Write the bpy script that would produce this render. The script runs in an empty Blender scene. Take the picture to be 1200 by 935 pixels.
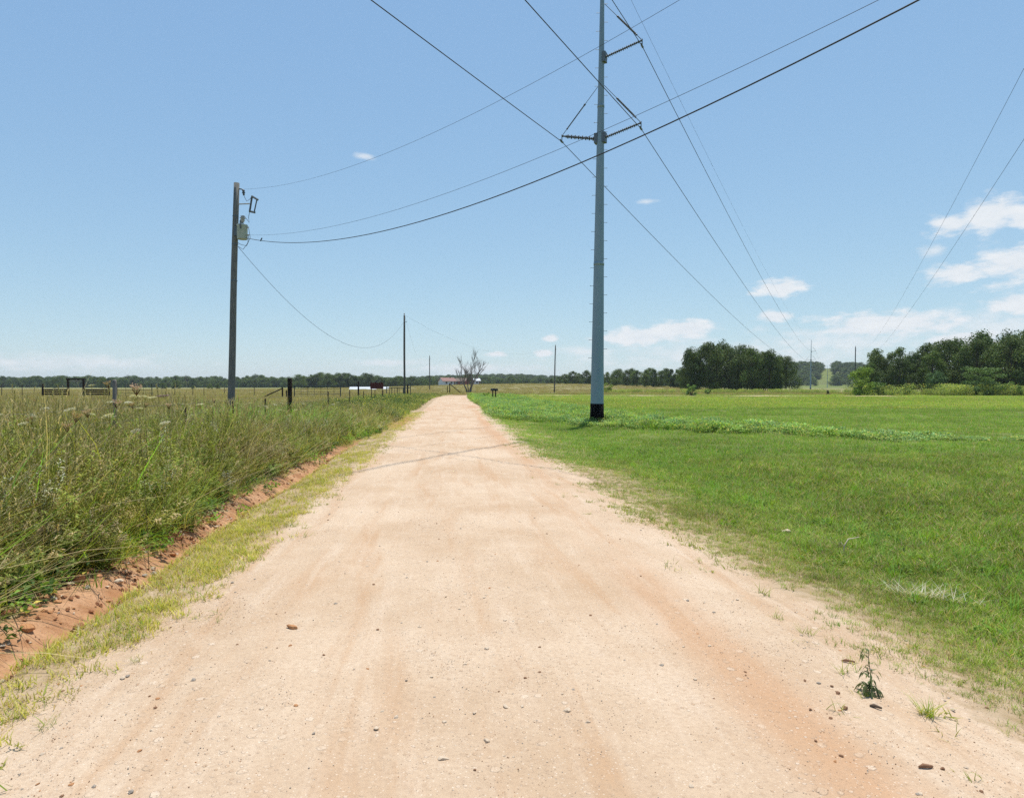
import bpy, math, random
import numpy as np
from mathutils import Vector, Matrix

R = math.radians
scene = bpy.context.scene
COL = scene.collection

# ------------------------------------------------------------------ camera
CAM_H = 1.62
cam_data = bpy.data.cameras.new('camera')
cam_data.sensor_width = 36.0
cam_data.lens = 24.0
cam_data.clip_start = 0.05
cam_data.clip_end = 12000.0
cam = bpy.data.objects.new('camera', cam_data)
COL.objects.link(cam)
cam.location = (0, 0, CAM_H)
cam.rotation_euler = (R(90 - 1.1), 0, 0)
scene.camera = cam

# ------------------------------------------------------------------ world
SUN_EL, SUN_AZ = R(74), R(22)
world = bpy.data.worlds.new('World')
scene.world = world
world.use_nodes = True
wn = world.node_tree.nodes
wl = world.node_tree.links
wn.clear()


def wnode(t, **kw):
    n = wn.new(t)
    for k, v in kw.items():
        setattr(n, k, v)
    return n


def wmath(op, a, b=None, c=None, clamp=False):
    n = wnode('ShaderNodeMath', operation=op)
    n.use_clamp = clamp
    for i, v in enumerate((a, b, c)):
        if v is None:
            continue
        if isinstance(v, (int, float)):
            n.inputs[i].default_value = v
        else:
            wl.new(v, n.inputs[i])
    return n.outputs[0]


sky = wnode('ShaderNodeTexSky')
sky.sky_type = 'NISHITA'
sky.sun_disc = False
sky.sun_elevation = SUN_EL
sky.sun_rotation = SUN_AZ
sky.altitude = 200
sky.air_density = 1.0
sky.dust_density = 0.2
sky.ozone_density = 2.2
tc = wnode('ShaderNodeTexCoord')
sep = wnode('ShaderNodeSeparateXYZ')
wl.new(tc.outputs['Generated'], sep.inputs[0])
AZ = wmath('ARCTAN2', sep.outputs[0], sep.outputs[1])
EL = wmath('ARCSINE', sep.outputs[2])
comb = wnode('ShaderNodeCombineXYZ')
wl.new(wmath('MULTIPLY', AZ, 1.0), comb.inputs[0])
wl.new(wmath('MULTIPLY', EL, 2.4), comb.inputs[1])
nz = wnode('ShaderNodeTexNoise')
nz.inputs['Scale'].default_value = 34.0
nz.inputs['Detail'].default_value = 5.0
nz.inputs['Roughness'].default_value = 0.58
wl.new(comb.outputs[0], nz.inputs['Vector'])
nz2 = wnode('ShaderNodeTexNoise')
nz2.inputs['Scale'].default_value = 9.0
nz2.inputs['Detail'].default_value = 2.0
wl.new(comb.outputs[0], nz2.inputs['Vector'])
warp = wmath('ADD', wmath('MULTIPLY', wmath('SUBTRACT', nz.outputs[0], 0.5), 1.7),
             wmath('MULTIPLY', wmath('SUBTRACT', nz2.outputs[0], 0.5), 1.2))


def cloud(az, el, wa, we, prev):
    """distance to one cloud bank, in units of its size; the nearest bank wins"""
    mp = wnode('ShaderNodeMapping')
    mp.inputs['Scale'].default_value = (1 / wa, 1 / (we * 2.4), 0)
    mp.inputs['Location'].default_value = (-az / wa, -el / we, 0)
    wl.new(comb.outputs[0], mp.inputs['Vector'])
    ln = wnode('ShaderNodeVectorMath', operation='LENGTH')
    wl.new(mp.outputs[0], ln.inputs[0])
    return ln.outputs['Value'] if prev is None else wmath('MINIMUM', prev, ln.outputs['Value'])


def cover(dist, op, soft):
    v = wmath('ADD', wmath('SUBTRACT', 1.0, dist), warp)
    n = wnode('ShaderNodeMapRange')
    n.interpolation_type = 'SMOOTHSTEP'
    n.inputs['From Min'].default_value = 0.0
    n.inputs['From Max'].default_value = soft
    n.inputs['To Max'].default_value = op
    wl.new(v, n.inputs['Value'])
    return n.outputs[0]


def ang(px, py):
    a = math.atan((px - 600) / 800)
    return a, math.atan((452 - py) / 800 * math.cos(a))


dense = faint = None
for (px, py, w, h, op) in (
        (1115, 264, 40, 17, 1), (1155, 254, 50, 24, 1), (1200, 258, 36, 18, 1), (1125, 320, 52, 16, 1), (1180, 308, 76, 32, 1),
        (1215, 356, 80, 18, 1), (912, 338, 40, 13, 1), (800, 385, 54, 13, 1), (740, 395, 66, 15, 1), (905, 371, 24, 9, 1), (1040, 382, 120, 24, 1), (1130, 398, 80, 14, 1),
        (644, 396, 13, 6, 1), (581, 415, 15, 5, 1), (637, 414, 14, 5, 1),
        (1170, 385, 130, 34, 0), (1000, 398, 190, 26, 0), (690, 412, 60, 9, 0), (1092, 294, 22, 12, 0), (430, 185, 17, 4, 0), (757, 238, 15, 4, 0),
        (60, 424, 200, 13, 0), (840, 418, 240, 26, 0), (560, 432, 120, 8, 0), (450, 425, 70, 6, 0)):
    a, e = ang(px, py)
    ws = math.atan(w / 800) * math.cos(a) ** 2
    if op:
        dense = cloud(a, e, ws, h / 800 * math.cos(a), dense)
    else:
        faint = cloud(a, e, ws, h / 800 * math.cos(a), faint)
_r = random.Random(5)
for k in range(9):                        # the same fair-weather sky goes on all round
    a = R(52 + k * 30 + _r.uniform(-8, 8))
    if a > math.pi:
        a -= 2 * math.pi
    dense = cloud(a, R(_r.uniform(3, 13)), R(_r.uniform(3, 8)), R(_r.uniform(.8, 1.8)), dense)
m = wmath('MAXIMUM', cover(dense, .95, .65), cover(faint, .72, 1.1))
shade = wnode('ShaderNodeMix', data_type='RGBA')
shade.inputs[6].default_value = (5.0, 5.5, 6.0, 1)
shade.inputs[7].default_value = (6.7, 6.8, 6.9, 1)
wl.new(nz.outputs[0], shade.inputs[0])
mix = wnode('ShaderNodeMix', data_type='RGBA')
wl.new(m, mix.inputs[0])
sc3 = wnode('ShaderNodeSeparateXYZ')
wl.new(sky.outputs[0], sc3.inputs[0])
cc3 = wnode('ShaderNodeCombineXYZ')
for i, (gam, k) in enumerate(((.62, .665), (.52, .765), (.31, .835))):    # gentler gradient of a camera's sky
    wl.new(wmath('MULTIPLY', wmath('POWER', wmath('MULTIPLY', sc3.outputs[i], .14), gam), k / .14), cc3.inputs[i])
wl.new(cc3.outputs[0], mix.inputs[6])
wl.new(shade.outputs[2], mix.inputs[7])
bg = wnode('ShaderNodeBackground')
bg.inputs['Strength'].default_value = 0.14
wl.new(mix.outputs[2], bg.inputs[0])
wo = wnode('ShaderNodeOutputWorld')
wl.new(bg.outputs[0], wo.inputs[0])
world.cycles.sampling_method = 'MANUAL'
world.cycles.sample_map_resolution = 512

# ------------------------------------------------------------------ sun
sd = bpy.data.lights.new('sun', 'SUN')
sd.energy = 5.0
sd.angle = R(0.53)
sd.color = (1.0, 0.95, 0.87)
sun = bpy.data.objects.new('sun', sd)
COL.objects.link(sun)
SV = Vector((math.cos(SUN_EL) * math.sin(SUN_AZ), math.cos(SUN_EL) * math.cos(SUN_AZ), math.sin(SUN_EL)))
sun.rotation_euler = SV.to_track_quat('Z', 'Y').to_euler()
sun.location = (30, 40, 120)

vs = scene.view_settings
vs.view_transform = 'Standard'
vs.look = 'None'
vs.exposure = 0.0
vs.gamma = 1.0
vs.use_curve_mapping = False
scene.cycles.max_bounces = 4
scene.cycles.diffuse_bounces = 2
scene.cycles.transmission_bounces = 2
scene.cycles.volume_bounces = 0
scene.cycles.use_adaptive_sampling = True
scene.cycles.adaptive_threshold = 0.012
scene.cycles.adaptive_min_samples = 24
scene.cycles.use_denoising = False
scene.cycles.denoiser = 'OPENIMAGEDENOISE'

# ------------------------------------------------------------------ helpers
rng = np.random.default_rng(11)


def sstep(a, b, x):
    t = np.clip((np.asarray(x, float) - a) / (b - a), 0, 1)
    return t * t * (3 - 2 * t)


def tag(o, label=None, cat=None, group=None, kind=None):
    if label:
        o['label'] = label
    if cat:
        o['category'] = cat
    if group:
        o['group'] = group
    if kind:
        o['kind'] = kind
    return o


def empty(name, loc=(0, 0, 0), rz=0.0):
    o = bpy.data.objects.new(name, None)
    o.empty_display_size = 0.2
    COL.objects.link(o)
    o.location = loc
    o.rotation_euler = (0, 0, rz)
    return o


def mesh_from(name, V, F, mats, smooth=False, mi=None):
    me = bpy.data.meshes.new(name)
    me.from_pydata([tuple(v) for v in V], [], F)
    for mt in (mats if isinstance(mats, (list, tuple)) else [mats]):
        me.materials.append(mt)
    if mi is not None:
        me.polygons.foreach_set('material_index', np.asarray(mi, dtype=np.int32))
    if smooth:
        me.polygons.foreach_set('use_smooth', np.ones(len(me.polygons), dtype=bool))
    me.update()
    return me


def mesh_np(name, V, Q, mat, smooth=False, attrs=None, tri=False):
    """fast mesh from arrays: V (n,3), Q (m,4 or 3)"""
    me = bpy.data.meshes.new(name)
    V = np.asarray(V, np.float32)
    Q = np.asarray(Q, np.int32)
    k = Q.shape[1]
    me.vertices.add(len(V))
    me.vertices.foreach_set('co', V.ravel())
    me.loops.add(Q.size)
    me.loops.foreach_set('vertex_index', Q.ravel())
    me.polygons.add(len(Q))
    me.polygons.foreach_set('loop_start', np.arange(0, Q.size, k, dtype=np.int32))
    me.polygons.foreach_set('loop_total', np.full(len(Q), k, dtype=np.int32))
    if smooth:
        me.polygons.foreach_set('use_smooth', np.ones(len(Q), dtype=bool))
    me.materials.append(mat)
    me.update(calc_edges=True)
    for nm, (typ, arr) in (attrs or {}).items():
        a = me.attributes.new(nm, typ, 'POINT')
        arr = np.asarray(arr, np.float32)
        a.data.foreach_set({'FLOAT': 'value', 'FLOAT_VECTOR': 'vector', 'FLOAT_COLOR': 'color'}[typ], arr.ravel())
    return me


def link(name, me, parent=None, loc=None):
    o = bpy.data.objects.new(name, me)
    COL.objects.link(o)
    if parent is not None:
        o.parent = parent
    if loc is not None:
        o.location = loc
    return o


class MB:
    def __init__(self):
        self.V, self.F = [], []

    def box(self, c, s, rot=None):
        b = len(self.V)
        for z in (-1, 1):
            for (x, y) in ((-1, -1), (1, -1), (1, 1), (-1, 1)):
                p = Vector((x * s[0] / 2, y * s[1] / 2, z * s[2] / 2))
                if rot is not None:
                    p = rot @ p
                self.V.append(Vector(c) + p)
        for f in ((0, 3, 2, 1), (4, 5, 6, 7), (0, 1, 5, 4), (1, 2, 6, 5), (2, 3, 7, 6), (3, 0, 4, 7)):
            self.F.append([b + i for i in f])
        return self

    def tube(self, pts, rad, n=8, cap=True):
        pts = [Vector(p) for p in pts]
        if not isinstance(rad, (list, tuple)):
            rad = [rad] * len(pts)
        b = len(self.V)
        up = None
        for i, p in enumerate(pts):
            t = (pts[min(i + 1, len(pts) - 1)] - pts[max(i - 1, 0)])
            t = t.normalized() if t.length > 1e-9 else Vector((0, 0, 1))
            if up is None:
                up = Vector((1, 0, 0)) if abs(t.x) < .8 else Vector((0, 1, 0))
            a = (up - t * up.dot(t)).normalized()
            c = t.cross(a)
            up = a
            for k in range(n):
                q = 2 * math.pi * k / n
                self.V.append(p + (a * math.cos(q) + c * math.sin(q)) * rad[i])
        for i in range(len(pts) - 1):
            for k in range(n):
                k2 = (k + 1) % n
                self.F.append([b + i * n + k, b + i * n + k2, b + (i + 1) * n + k2, b + (i + 1) * n + k])
        if cap:
            self.F.append([b + k for k in reversed(range(n))])
            e = b + (len(pts) - 1) * n
            self.F.append([e + k for k in range(n)])
        return self

    def bar(self, a, b, r, n=6):
        return self.tube([a, b], r, n)

    def lathe(self, a, b, prof, n=10):
        """profile [(t along a-b in metres, radius)]"""
        a, b = Vector(a), Vector(b)
        d = (b - a).normalized()
        return self.tube([a + d * t for t, r in prof], [r for t, r in prof], n)

    def quad(self, *p):
        b = len(self.V)
        self.V += [Vector(q) for q in p]
        self.F.append([b + i for i in range(len(p))])
        return self

    def build(self, name, mat, parent=None, smooth=False, loc=None):
        return link(name, mesh_from(name, self.V, self.F, mat, smooth), parent, loc)


def copy_tree(o, parent=None):
    c = o.copy()
    COL.objects.link(c)
    c.parent = parent
    for ch in list(o.children):
        copy_tree(ch, c)
    return c


# ------------------------------------------------------------------ materials
def newmat(name):
    mt = bpy.data.materials.new(name)
    mt.use_nodes = True
    n = mt.node_tree.nodes
    n.clear()
    return mt, n, mt.node_tree.links


class NT:
    """tiny node wrapper"""

    def __init__(self, name):
        self.mat, self.n, self.l = newmat(name)

    def put(self, sock, v):
        if v is None:
            return
        if hasattr(v, 'is_output'):
            self.l.new(v, sock)
        else:
            sock.default_value = v

    def math(self, op, a, b=None, clamp=False):
        x = self.n.new('ShaderNodeMath')
        x.operation = op
        x.use_clamp = clamp
        self.put(x.inputs[0], a)
        self.put(x.inputs[1], b)
        return x.outputs[0]

    def mix(self, f, a, b, bt='MIX'):
        x = self.n.new('ShaderNodeMix')
        x.data_type = 'RGBA'
        x.blend_type = bt
        self.put(x.inputs[0], f)
        self.put(x.inputs[6], a if hasattr(a, 'is_output') else (*a, 1) if len(a) == 3 else a)
        self.put(x.inputs[7], b if hasattr(b, 'is_output') else (*b, 1) if len(b) == 3 else b)
        return x.outputs[2]

    def noise(self, scale, detail=4, rough=.55, vec=None, dist=0.0):
        x = self.n.new('ShaderNodeTexNoise')
        x.inputs['Scale'].default_value = scale
        x.inputs['Detail'].default_value = detail
        x.inputs['Roughness'].default_value = rough
        x.inputs['Distortion'].default_value = dist
        if vec is not None:
            self.l.new(vec, x.inputs['Vector'])
        return x.outputs[0]

    def vor(self, scale, vec=None, feature='F1', out=0, rnd=1.0):
        x = self.n.new('ShaderNodeTexVoronoi')
        x.feature = feature
        x.inputs['Scale'].default_value = scale
        x.inputs['Randomness'].default_value = rnd
        if vec is not None:
            self.l.new(vec, x.inputs['Vector'])
        return x.outputs[out]

    def ramp(self, v, a, b, lo=0.0, hi=1.0):
        x = self.n.new('ShaderNodeMapRange')
        x.interpolation_type = 'SMOOTHSTEP'
        x.inputs['From Min'].default_value = a
        x.inputs['From Max'].default_value = b
        x.inputs['To Min'].default_value = lo
        x.inputs['To Max'].default_value = hi
        self.l.new(v, x.inputs['Value'])
        return x.outputs[0]

    def attr(self, name, kind='GEOMETRY', out=2):
        x = self.n.new('ShaderNodeAttribute')
        x.attribute_type = kind
        x.attribute_name = name
        return x.outputs[out]

    def coord(self, out='Object'):
        return self.n.new('ShaderNodeTexCoord').outputs[out]

    def mapping(self, vec, scale):
        x = self.n.new('ShaderNodeMapping')
        x.inputs['Scale'].default_value = scale
        self.l.new(vec, x.inputs['Vector'])
        return x.outputs[0]

    def bump(self, h, strength=.5, dist=.01, prev=None):
        x = self.n.new('ShaderNodeBump')
        x.inputs['Strength'].default_value = strength
        x.inputs['Distance'].default_value = dist
        self.l.new(h, x.inputs['Height'])
        if prev is not None:
            self.l.new(prev, x.inputs['Normal'])
        return x.outputs[0]

    def out(self, col, rough=.8, spec=.2, metal=0.0, normal=None):
        p = self.n.new('ShaderNodeBsdfPrincipled')
        self.put(p.inputs['Base Color'], col if hasattr(col, 'is_output') else (*col, 1))
        self.put(p.inputs['Roughness'], rough)
        p.inputs['Specular IOR Level'].default_value = spec
        self.put(p.inputs['Metallic'], metal)
        if normal is not None:
            self.l.new(normal, p.inputs['Normal'])
        o = self.n.new('ShaderNodeOutputMaterial')
        self.l.new(p.outputs[0], o.inputs[0])
        return self.mat


def weathered(name, col, col2, rough=.6, metal=0.0, scale=6.0, stretch=(1, 1, 1), spec=.3, bump=.2):
    t = NT(name)
    v = t.mapping(t.coord(), stretch)
    n = t.noise(scale, 6, .6, v)
    c = t.mix(t.ramp(n, .35, .7), col, col2)
    return t.out(c, t.math('ADD', t.math('MULTIPLY', n, .2), rough - .1), spec, metal,
                 t.bump(t.noise(scale * 4, 5, .6, v), bump, .004))


M_STEEL = weathered('galvanised_steel', (.20, .28, .33), (.25, .335, .38), .55, .2, 1.6, (1, 1, .25))
M_BLACK = weathered('black_coating', (.004, .004, .004), (.010, .009, .008), .85, 0, 3, spec=.05)
M_BOLT = weathered('bolt_steel', (.10, .12, .13), (.15, .17, .18), .5, .5, 20)
M_POLE = weathered('grey_pole_wood', (.115, .118, .11), (.22, .21, .185), .85, 0, 5, (6, 6, .5), .15, .6)
M_POLE_FAR = weathered('far_pole_wood', (.08, .075, .065), (.14, .13, .11), .9, 0, 5, (6, 6, .5), .1)
M_WOOD_DARK = weathered('creosote_post', (.018, .012, .009), (.05, .035, .025), .9, 0, 8, (5, 5, .7), .1, .7)
M_WOOD_GREY = weathered('weathered_post', (.17, .15, .135), (.28, .25, .22), .9, 0, 8, (5, 5, .7), .1, .7)
M_TPOST = weathered('fence_steel_post', (.05, .035, .03), (.11, .07, .05), .8, .2, 14)
M_PIPE = weathered('green_pipe', (.035, .05, .045), (.06, .075, .065), .5, .3, 10)
M_WIRE = weathered('conductor', (.035, .04, .045), (.06, .06, .065), .55, .4, 40, bump=0.0)
M_THINWIRE = weathered('fence_wire', (.15, .14, .13), (.22, .2, .18), .6, .5, 40, bump=0.0)
M_INS = weathered('insulator_polymer', (.06, .07, .075), (.10, .105, .105), .5, 0, 12)
M_PORC = weathered('porcelain', (.34, .33, .30), (.42, .40, .36), .35, 0, 8, spec=.5)
M_TRANSF = weathered('transformer_paint', (.34, .42, .42), (.42, .50, .50), .45, .0, 6, spec=.4)
M_SIGN = weathered('red_sign_paint', (.075, .014, .012), (.11, .022, .017), .6, 0, 9)
M_MAIL = weathered('mailbox_black', (.012, .012, .014), (.03, .03, .032), .5, .2, 9)
M_WHITE = weathered('white_metal', (.50, .53, .56), (.60, .62, .64), .5, .0, 3)
M_SIDING = weathered('house_siding', (.62, .60, .57), (.72, .70, .68), .8, 0, 3)
M_BRICKRED = weathered('roof_red', (.20, .06, .045), (.30, .10, .075), .85, 0, 3)
M_ROOFBR = weathered('roof_brown', (.16, .12, .09), (.24, .18, .14), .9, 0, 3)
M_PANE = weathered('window_glass', (.02, .025, .03), (.04, .045, .05), .1, 0, 3, spec=.6)
M_BARK = weathered('bark', (.05, .04, .032), (.11, .09, .07), .95, 0, 8, (4, 4, 1), .1, .8)
M_DEADBARK = weathered('dead_bark', (.13, .115, .10), (.23, .205, .18), .95, 0, 8, (4, 4, 1), .1, .8)
M_CLAY = weathered('red_clay_clod', (.26, .10, .045), (.40, .19, .09), .95, 0, 16, bump=.9)
M_STONE_P = weathered('pale_stone', (.55, .42, .29), (.74, .60, .45), .9, 0, 14, bump=.6)
M_STONE_O = weathered('orange_stone', (.42, .19, .075), (.58, .31, .15), .9, 0, 14, bump=.6)
M_STONE_B = weathered('brown_stone', (.20, .10, .05), (.34, .19, .11), .9, 0, 14, bump=.6)
M_STONE_G = weathered('grey_stone', (.30, .25, .20), (.46, .39, .31), .9, 0, 14, bump=.6)
M_TWIG = weathered('twig', (.10, .07, .045), (.17, .12, .08), .9, 0, 20)
M_MOUND = weathered('mound_earth', (.20, .12, .11), (.30, .19, .17), .95, 0, 4, bump=.8)


def foliage(name, trans=.35, rough=.62, spec=.22, hue_obj=0.0):
    t = NT(name)
    col = t.attr('col', 'GEOMETRY', 0)
    tint = t.attr('tint', 'INSTANCER', 2)
    oi = t.n.new('ShaderNodeObjectInfo')
    b = t.math('ADD', 1.0, tint)
    if hue_obj:
        b = t.math('MULTIPLY', b, t.math('ADD', 1 - hue_obj, t.math('MULTIPLY', oi.outputs['Random'], 2 * hue_obj)))
    sc = t.n.new('ShaderNodeVectorMath')
    sc.operation = 'SCALE'
    t.l.new(col, sc.inputs[0])
    t.l.new(b, sc.inputs['Scale'])
    p = t.n.new('ShaderNodeBsdfPrincipled')
    t.l.new(sc.outputs[0], p.inputs['Base Color'])
    p.inputs['Roughness'].default_value = rough
    p.inputs['Specular IOR Level'].default_value = spec
    tr = t.n.new('ShaderNodeBsdfTranslucent')
    tc2 = t.mix(1.0, sc.outputs[0], (1.15, 1.2, .6), 'MULTIPLY')
    t.l.new(tc2, tr.inputs['Color'])
    mx = t.n.new('ShaderNodeMixShader')
    mx.inputs[0].default_value = trans
    t.l.new(p.outputs[0], mx.inputs[1])
    t.l.new(tr.outputs[0], mx.inputs[2])
    o = t.n.new('ShaderNodeOutputMaterial')
    t.l.new(mx.outputs[0], o.inputs[0])
    return t.mat


M_GRASS = foliage('grass_blades')
M_LEAF = foliage('tree_leaves', .2, .65, .12, .16)


# ------------------------------------------------------------------ terrain
_ry = np.array([-20, 0, 3, 5, 8.65, 13, 26, 34, 52, 78, 92, 4000.])
_rx = np.array([1.75, .2, -.05, -.33, -.68, -1.1, -2.3, -3.0, -4.5, -6.9, -8.0, -8.0])
_fy = np.linspace(-20, 130, 1501)
_fx = np.interp(_fy, _ry, _rx)
_k = np.hanning(81)
_k /= _k.sum()
_fx = np.convolve(np.pad(_fx, 40, mode='edge'), _k, 'valid')


def rc(y):
    return np.interp(y, _fy, _fx)


def le_(y):
    return np.interp(y, [0, 3, 4.5, 6.2, 9.9, 14, 40], [2.36, 2.27, 2.1, 2.03, 1.93, 1.84, 1.8])


def re_(y):
    return np.interp(y, [0, 3, 5, 8.65, 13.8, 26, 49], [2.2, 2.2, 2.25, 2.02, 1.8, 1.72, 1.65])


def wob(x, y, f, s=0.0):
    return (np.sin(x * f * 1.3 + y * f * .7 + s) + np.sin(x * f * -.6 + y * f * 1.7 + 1.3 + s * 2)
            + np.sin(x * f * 2.3 - y * f * 1.1 + 4.1 + s) * .6) / 2.6


def G(x, y):
    x = np.asarray(x, float)
    y = np.asarray(y, float)
    u = x - rc(y)
    near = 1 - sstep(85, 100, y)
    fg = (1 - sstep(14, 22, y))
    z = .06 * np.exp(-(u / 2.1) ** 4) * near
    z = z - (.17 * np.exp(-((u + 2.95 + .06 * np.sin(y * .9)) / .19) ** 2) + .05 * np.exp(-((u + 3.25) / .45) ** 2)) * fg * near
    z = z - .06 * sstep(2.3, 3.2, u) * near - .13 * np.exp(-((u - 5.3) / 1.3) ** 2) * near
    z = z + .10 * sstep(-3.4, -6, u) * near
    far = sstep(3.0, 8, np.abs(u))
    z = z + far * (.05 * wob(x, y, .35) + .02 * wob(x, y, 1.1, 2.0)) * (1 - sstep(60, 150, y) * .5)
    z = z + 2.6 * np.exp(-(((x - 12) / 75) ** 2 + ((y - 330) / 95) ** 2))
    z = z + 26 * np.exp(-(((x - 430) / 150) ** 2 + ((y - 980) / 180) ** 2))
    z = z + 9 * np.exp(-(((x + 20) / 160) ** 2 + ((y - 1150) / 200) ** 2))
    z = z + 12 * sstep(900, 1900, np.hypot(x, y))
    return z


def gz(x, y):
    return float(G(x, y))


# bend of the road at its far end
TH = np.linspace(0, R(100), 40)
CX, CY, CR = float(rc(99.0)) + 14.0, 99.0, 14.0
bend = np.stack([CX - CR * np.cos(TH), CY + CR * np.sin(TH)], 1)
tail = bend[-1] + np.outer(np.linspace(2, 50, 20), [math.cos(R(-10)), math.sin(R(-10))])
bendline = np.concatenate([bend, tail])


def bend_dist(x, y):
    d = np.full(np.shape(x), 1e9)
    sel = (np.asarray(y) > 92) & (np.asarray(y) < 125) & (np.abs(np.asarray(x) - 15) < 70)
    if sel.any():
        xs, ys = np.asarray(x)[sel], np.asarray(y)[sel]
        d[sel] = np.min(np.hypot(xs[:, None] - bendline[None, :, 0], ys[:, None] - bendline[None, :, 1]), 1)
    return d


def n2(x, y, s=0.0):
    """cheap irregular field in about -1..1"""
    return (wob(x, y, 1.7, s) + .6 * wob(x, y, 4.1, s + 3) + .4 * wob(x, y, 9.7, s + 5)) / 1.6


def weights(x, y):
    x = np.asarray(x, float)
    y = np.asarray(y, float)
    u = x - rc(y)
    on = (y < 101)
    le = le_(y)
    re = re_(y)
    jit = .22 * n2(x, y) + .22 * n2(x * .35, y * .35, 4)
    sand = (1 - sstep(-.15, .95, u - re + jit)) * sstep(-.3, .18, u + le + jit * .6) * on
    sand = np.maximum(sand, 1 - sstep(1.9, 2.4, bend_dist(x, y)))
    red = sstep(-3.5, -3.2, u + .15 * n2(x, y, 2)) * (1 - sstep(-2.78, -2.6, u + .1 * n2(x, y, 4))) * (1 - sstep(15, 21, y + u)) * on
    # worn clay patch where the verge has washed out farther up
    red = np.maximum(red, np.exp(-(((u + 2.25) / .5) ** 2 + ((y - 30) / 5) ** 2)) * 1.2 * on)
    # clay worked up through the gravel
    for (uc, yc, su, sy, k_) in ((1.3, 50, .8, 4.5, .9), (-.6, 53, .9, 3, .6), (-.3, 34, .9, 1.2, .55), (1.2, 24, .35, 6, .5), (1.35, 4.0, .28, 1.8, .55), (-1.6, 44, .4, 6, .7)):
        red = np.maximum(red, k_ * np.exp(-(((u - uc) / su) ** 2 + ((y - yc) / sy) ** 2)) * (.6 + .5 * n2(x * .7, y * .4, 6)) * on)
    tan = sstep(-6.5, -9.5, u) * 1.0
    tan = np.maximum(tan, sstep(115, 150, y) * (1 - sstep(45, 75, x)))
    tan = np.maximum(tan, sstep(150, 168, y) * .55)
    tan = tan * (1 - sstep(420, 560, y))
    return np.clip(sand, 0, 1), np.clip(red, 0, 1), np.clip(tan, 0, 1)


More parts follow.
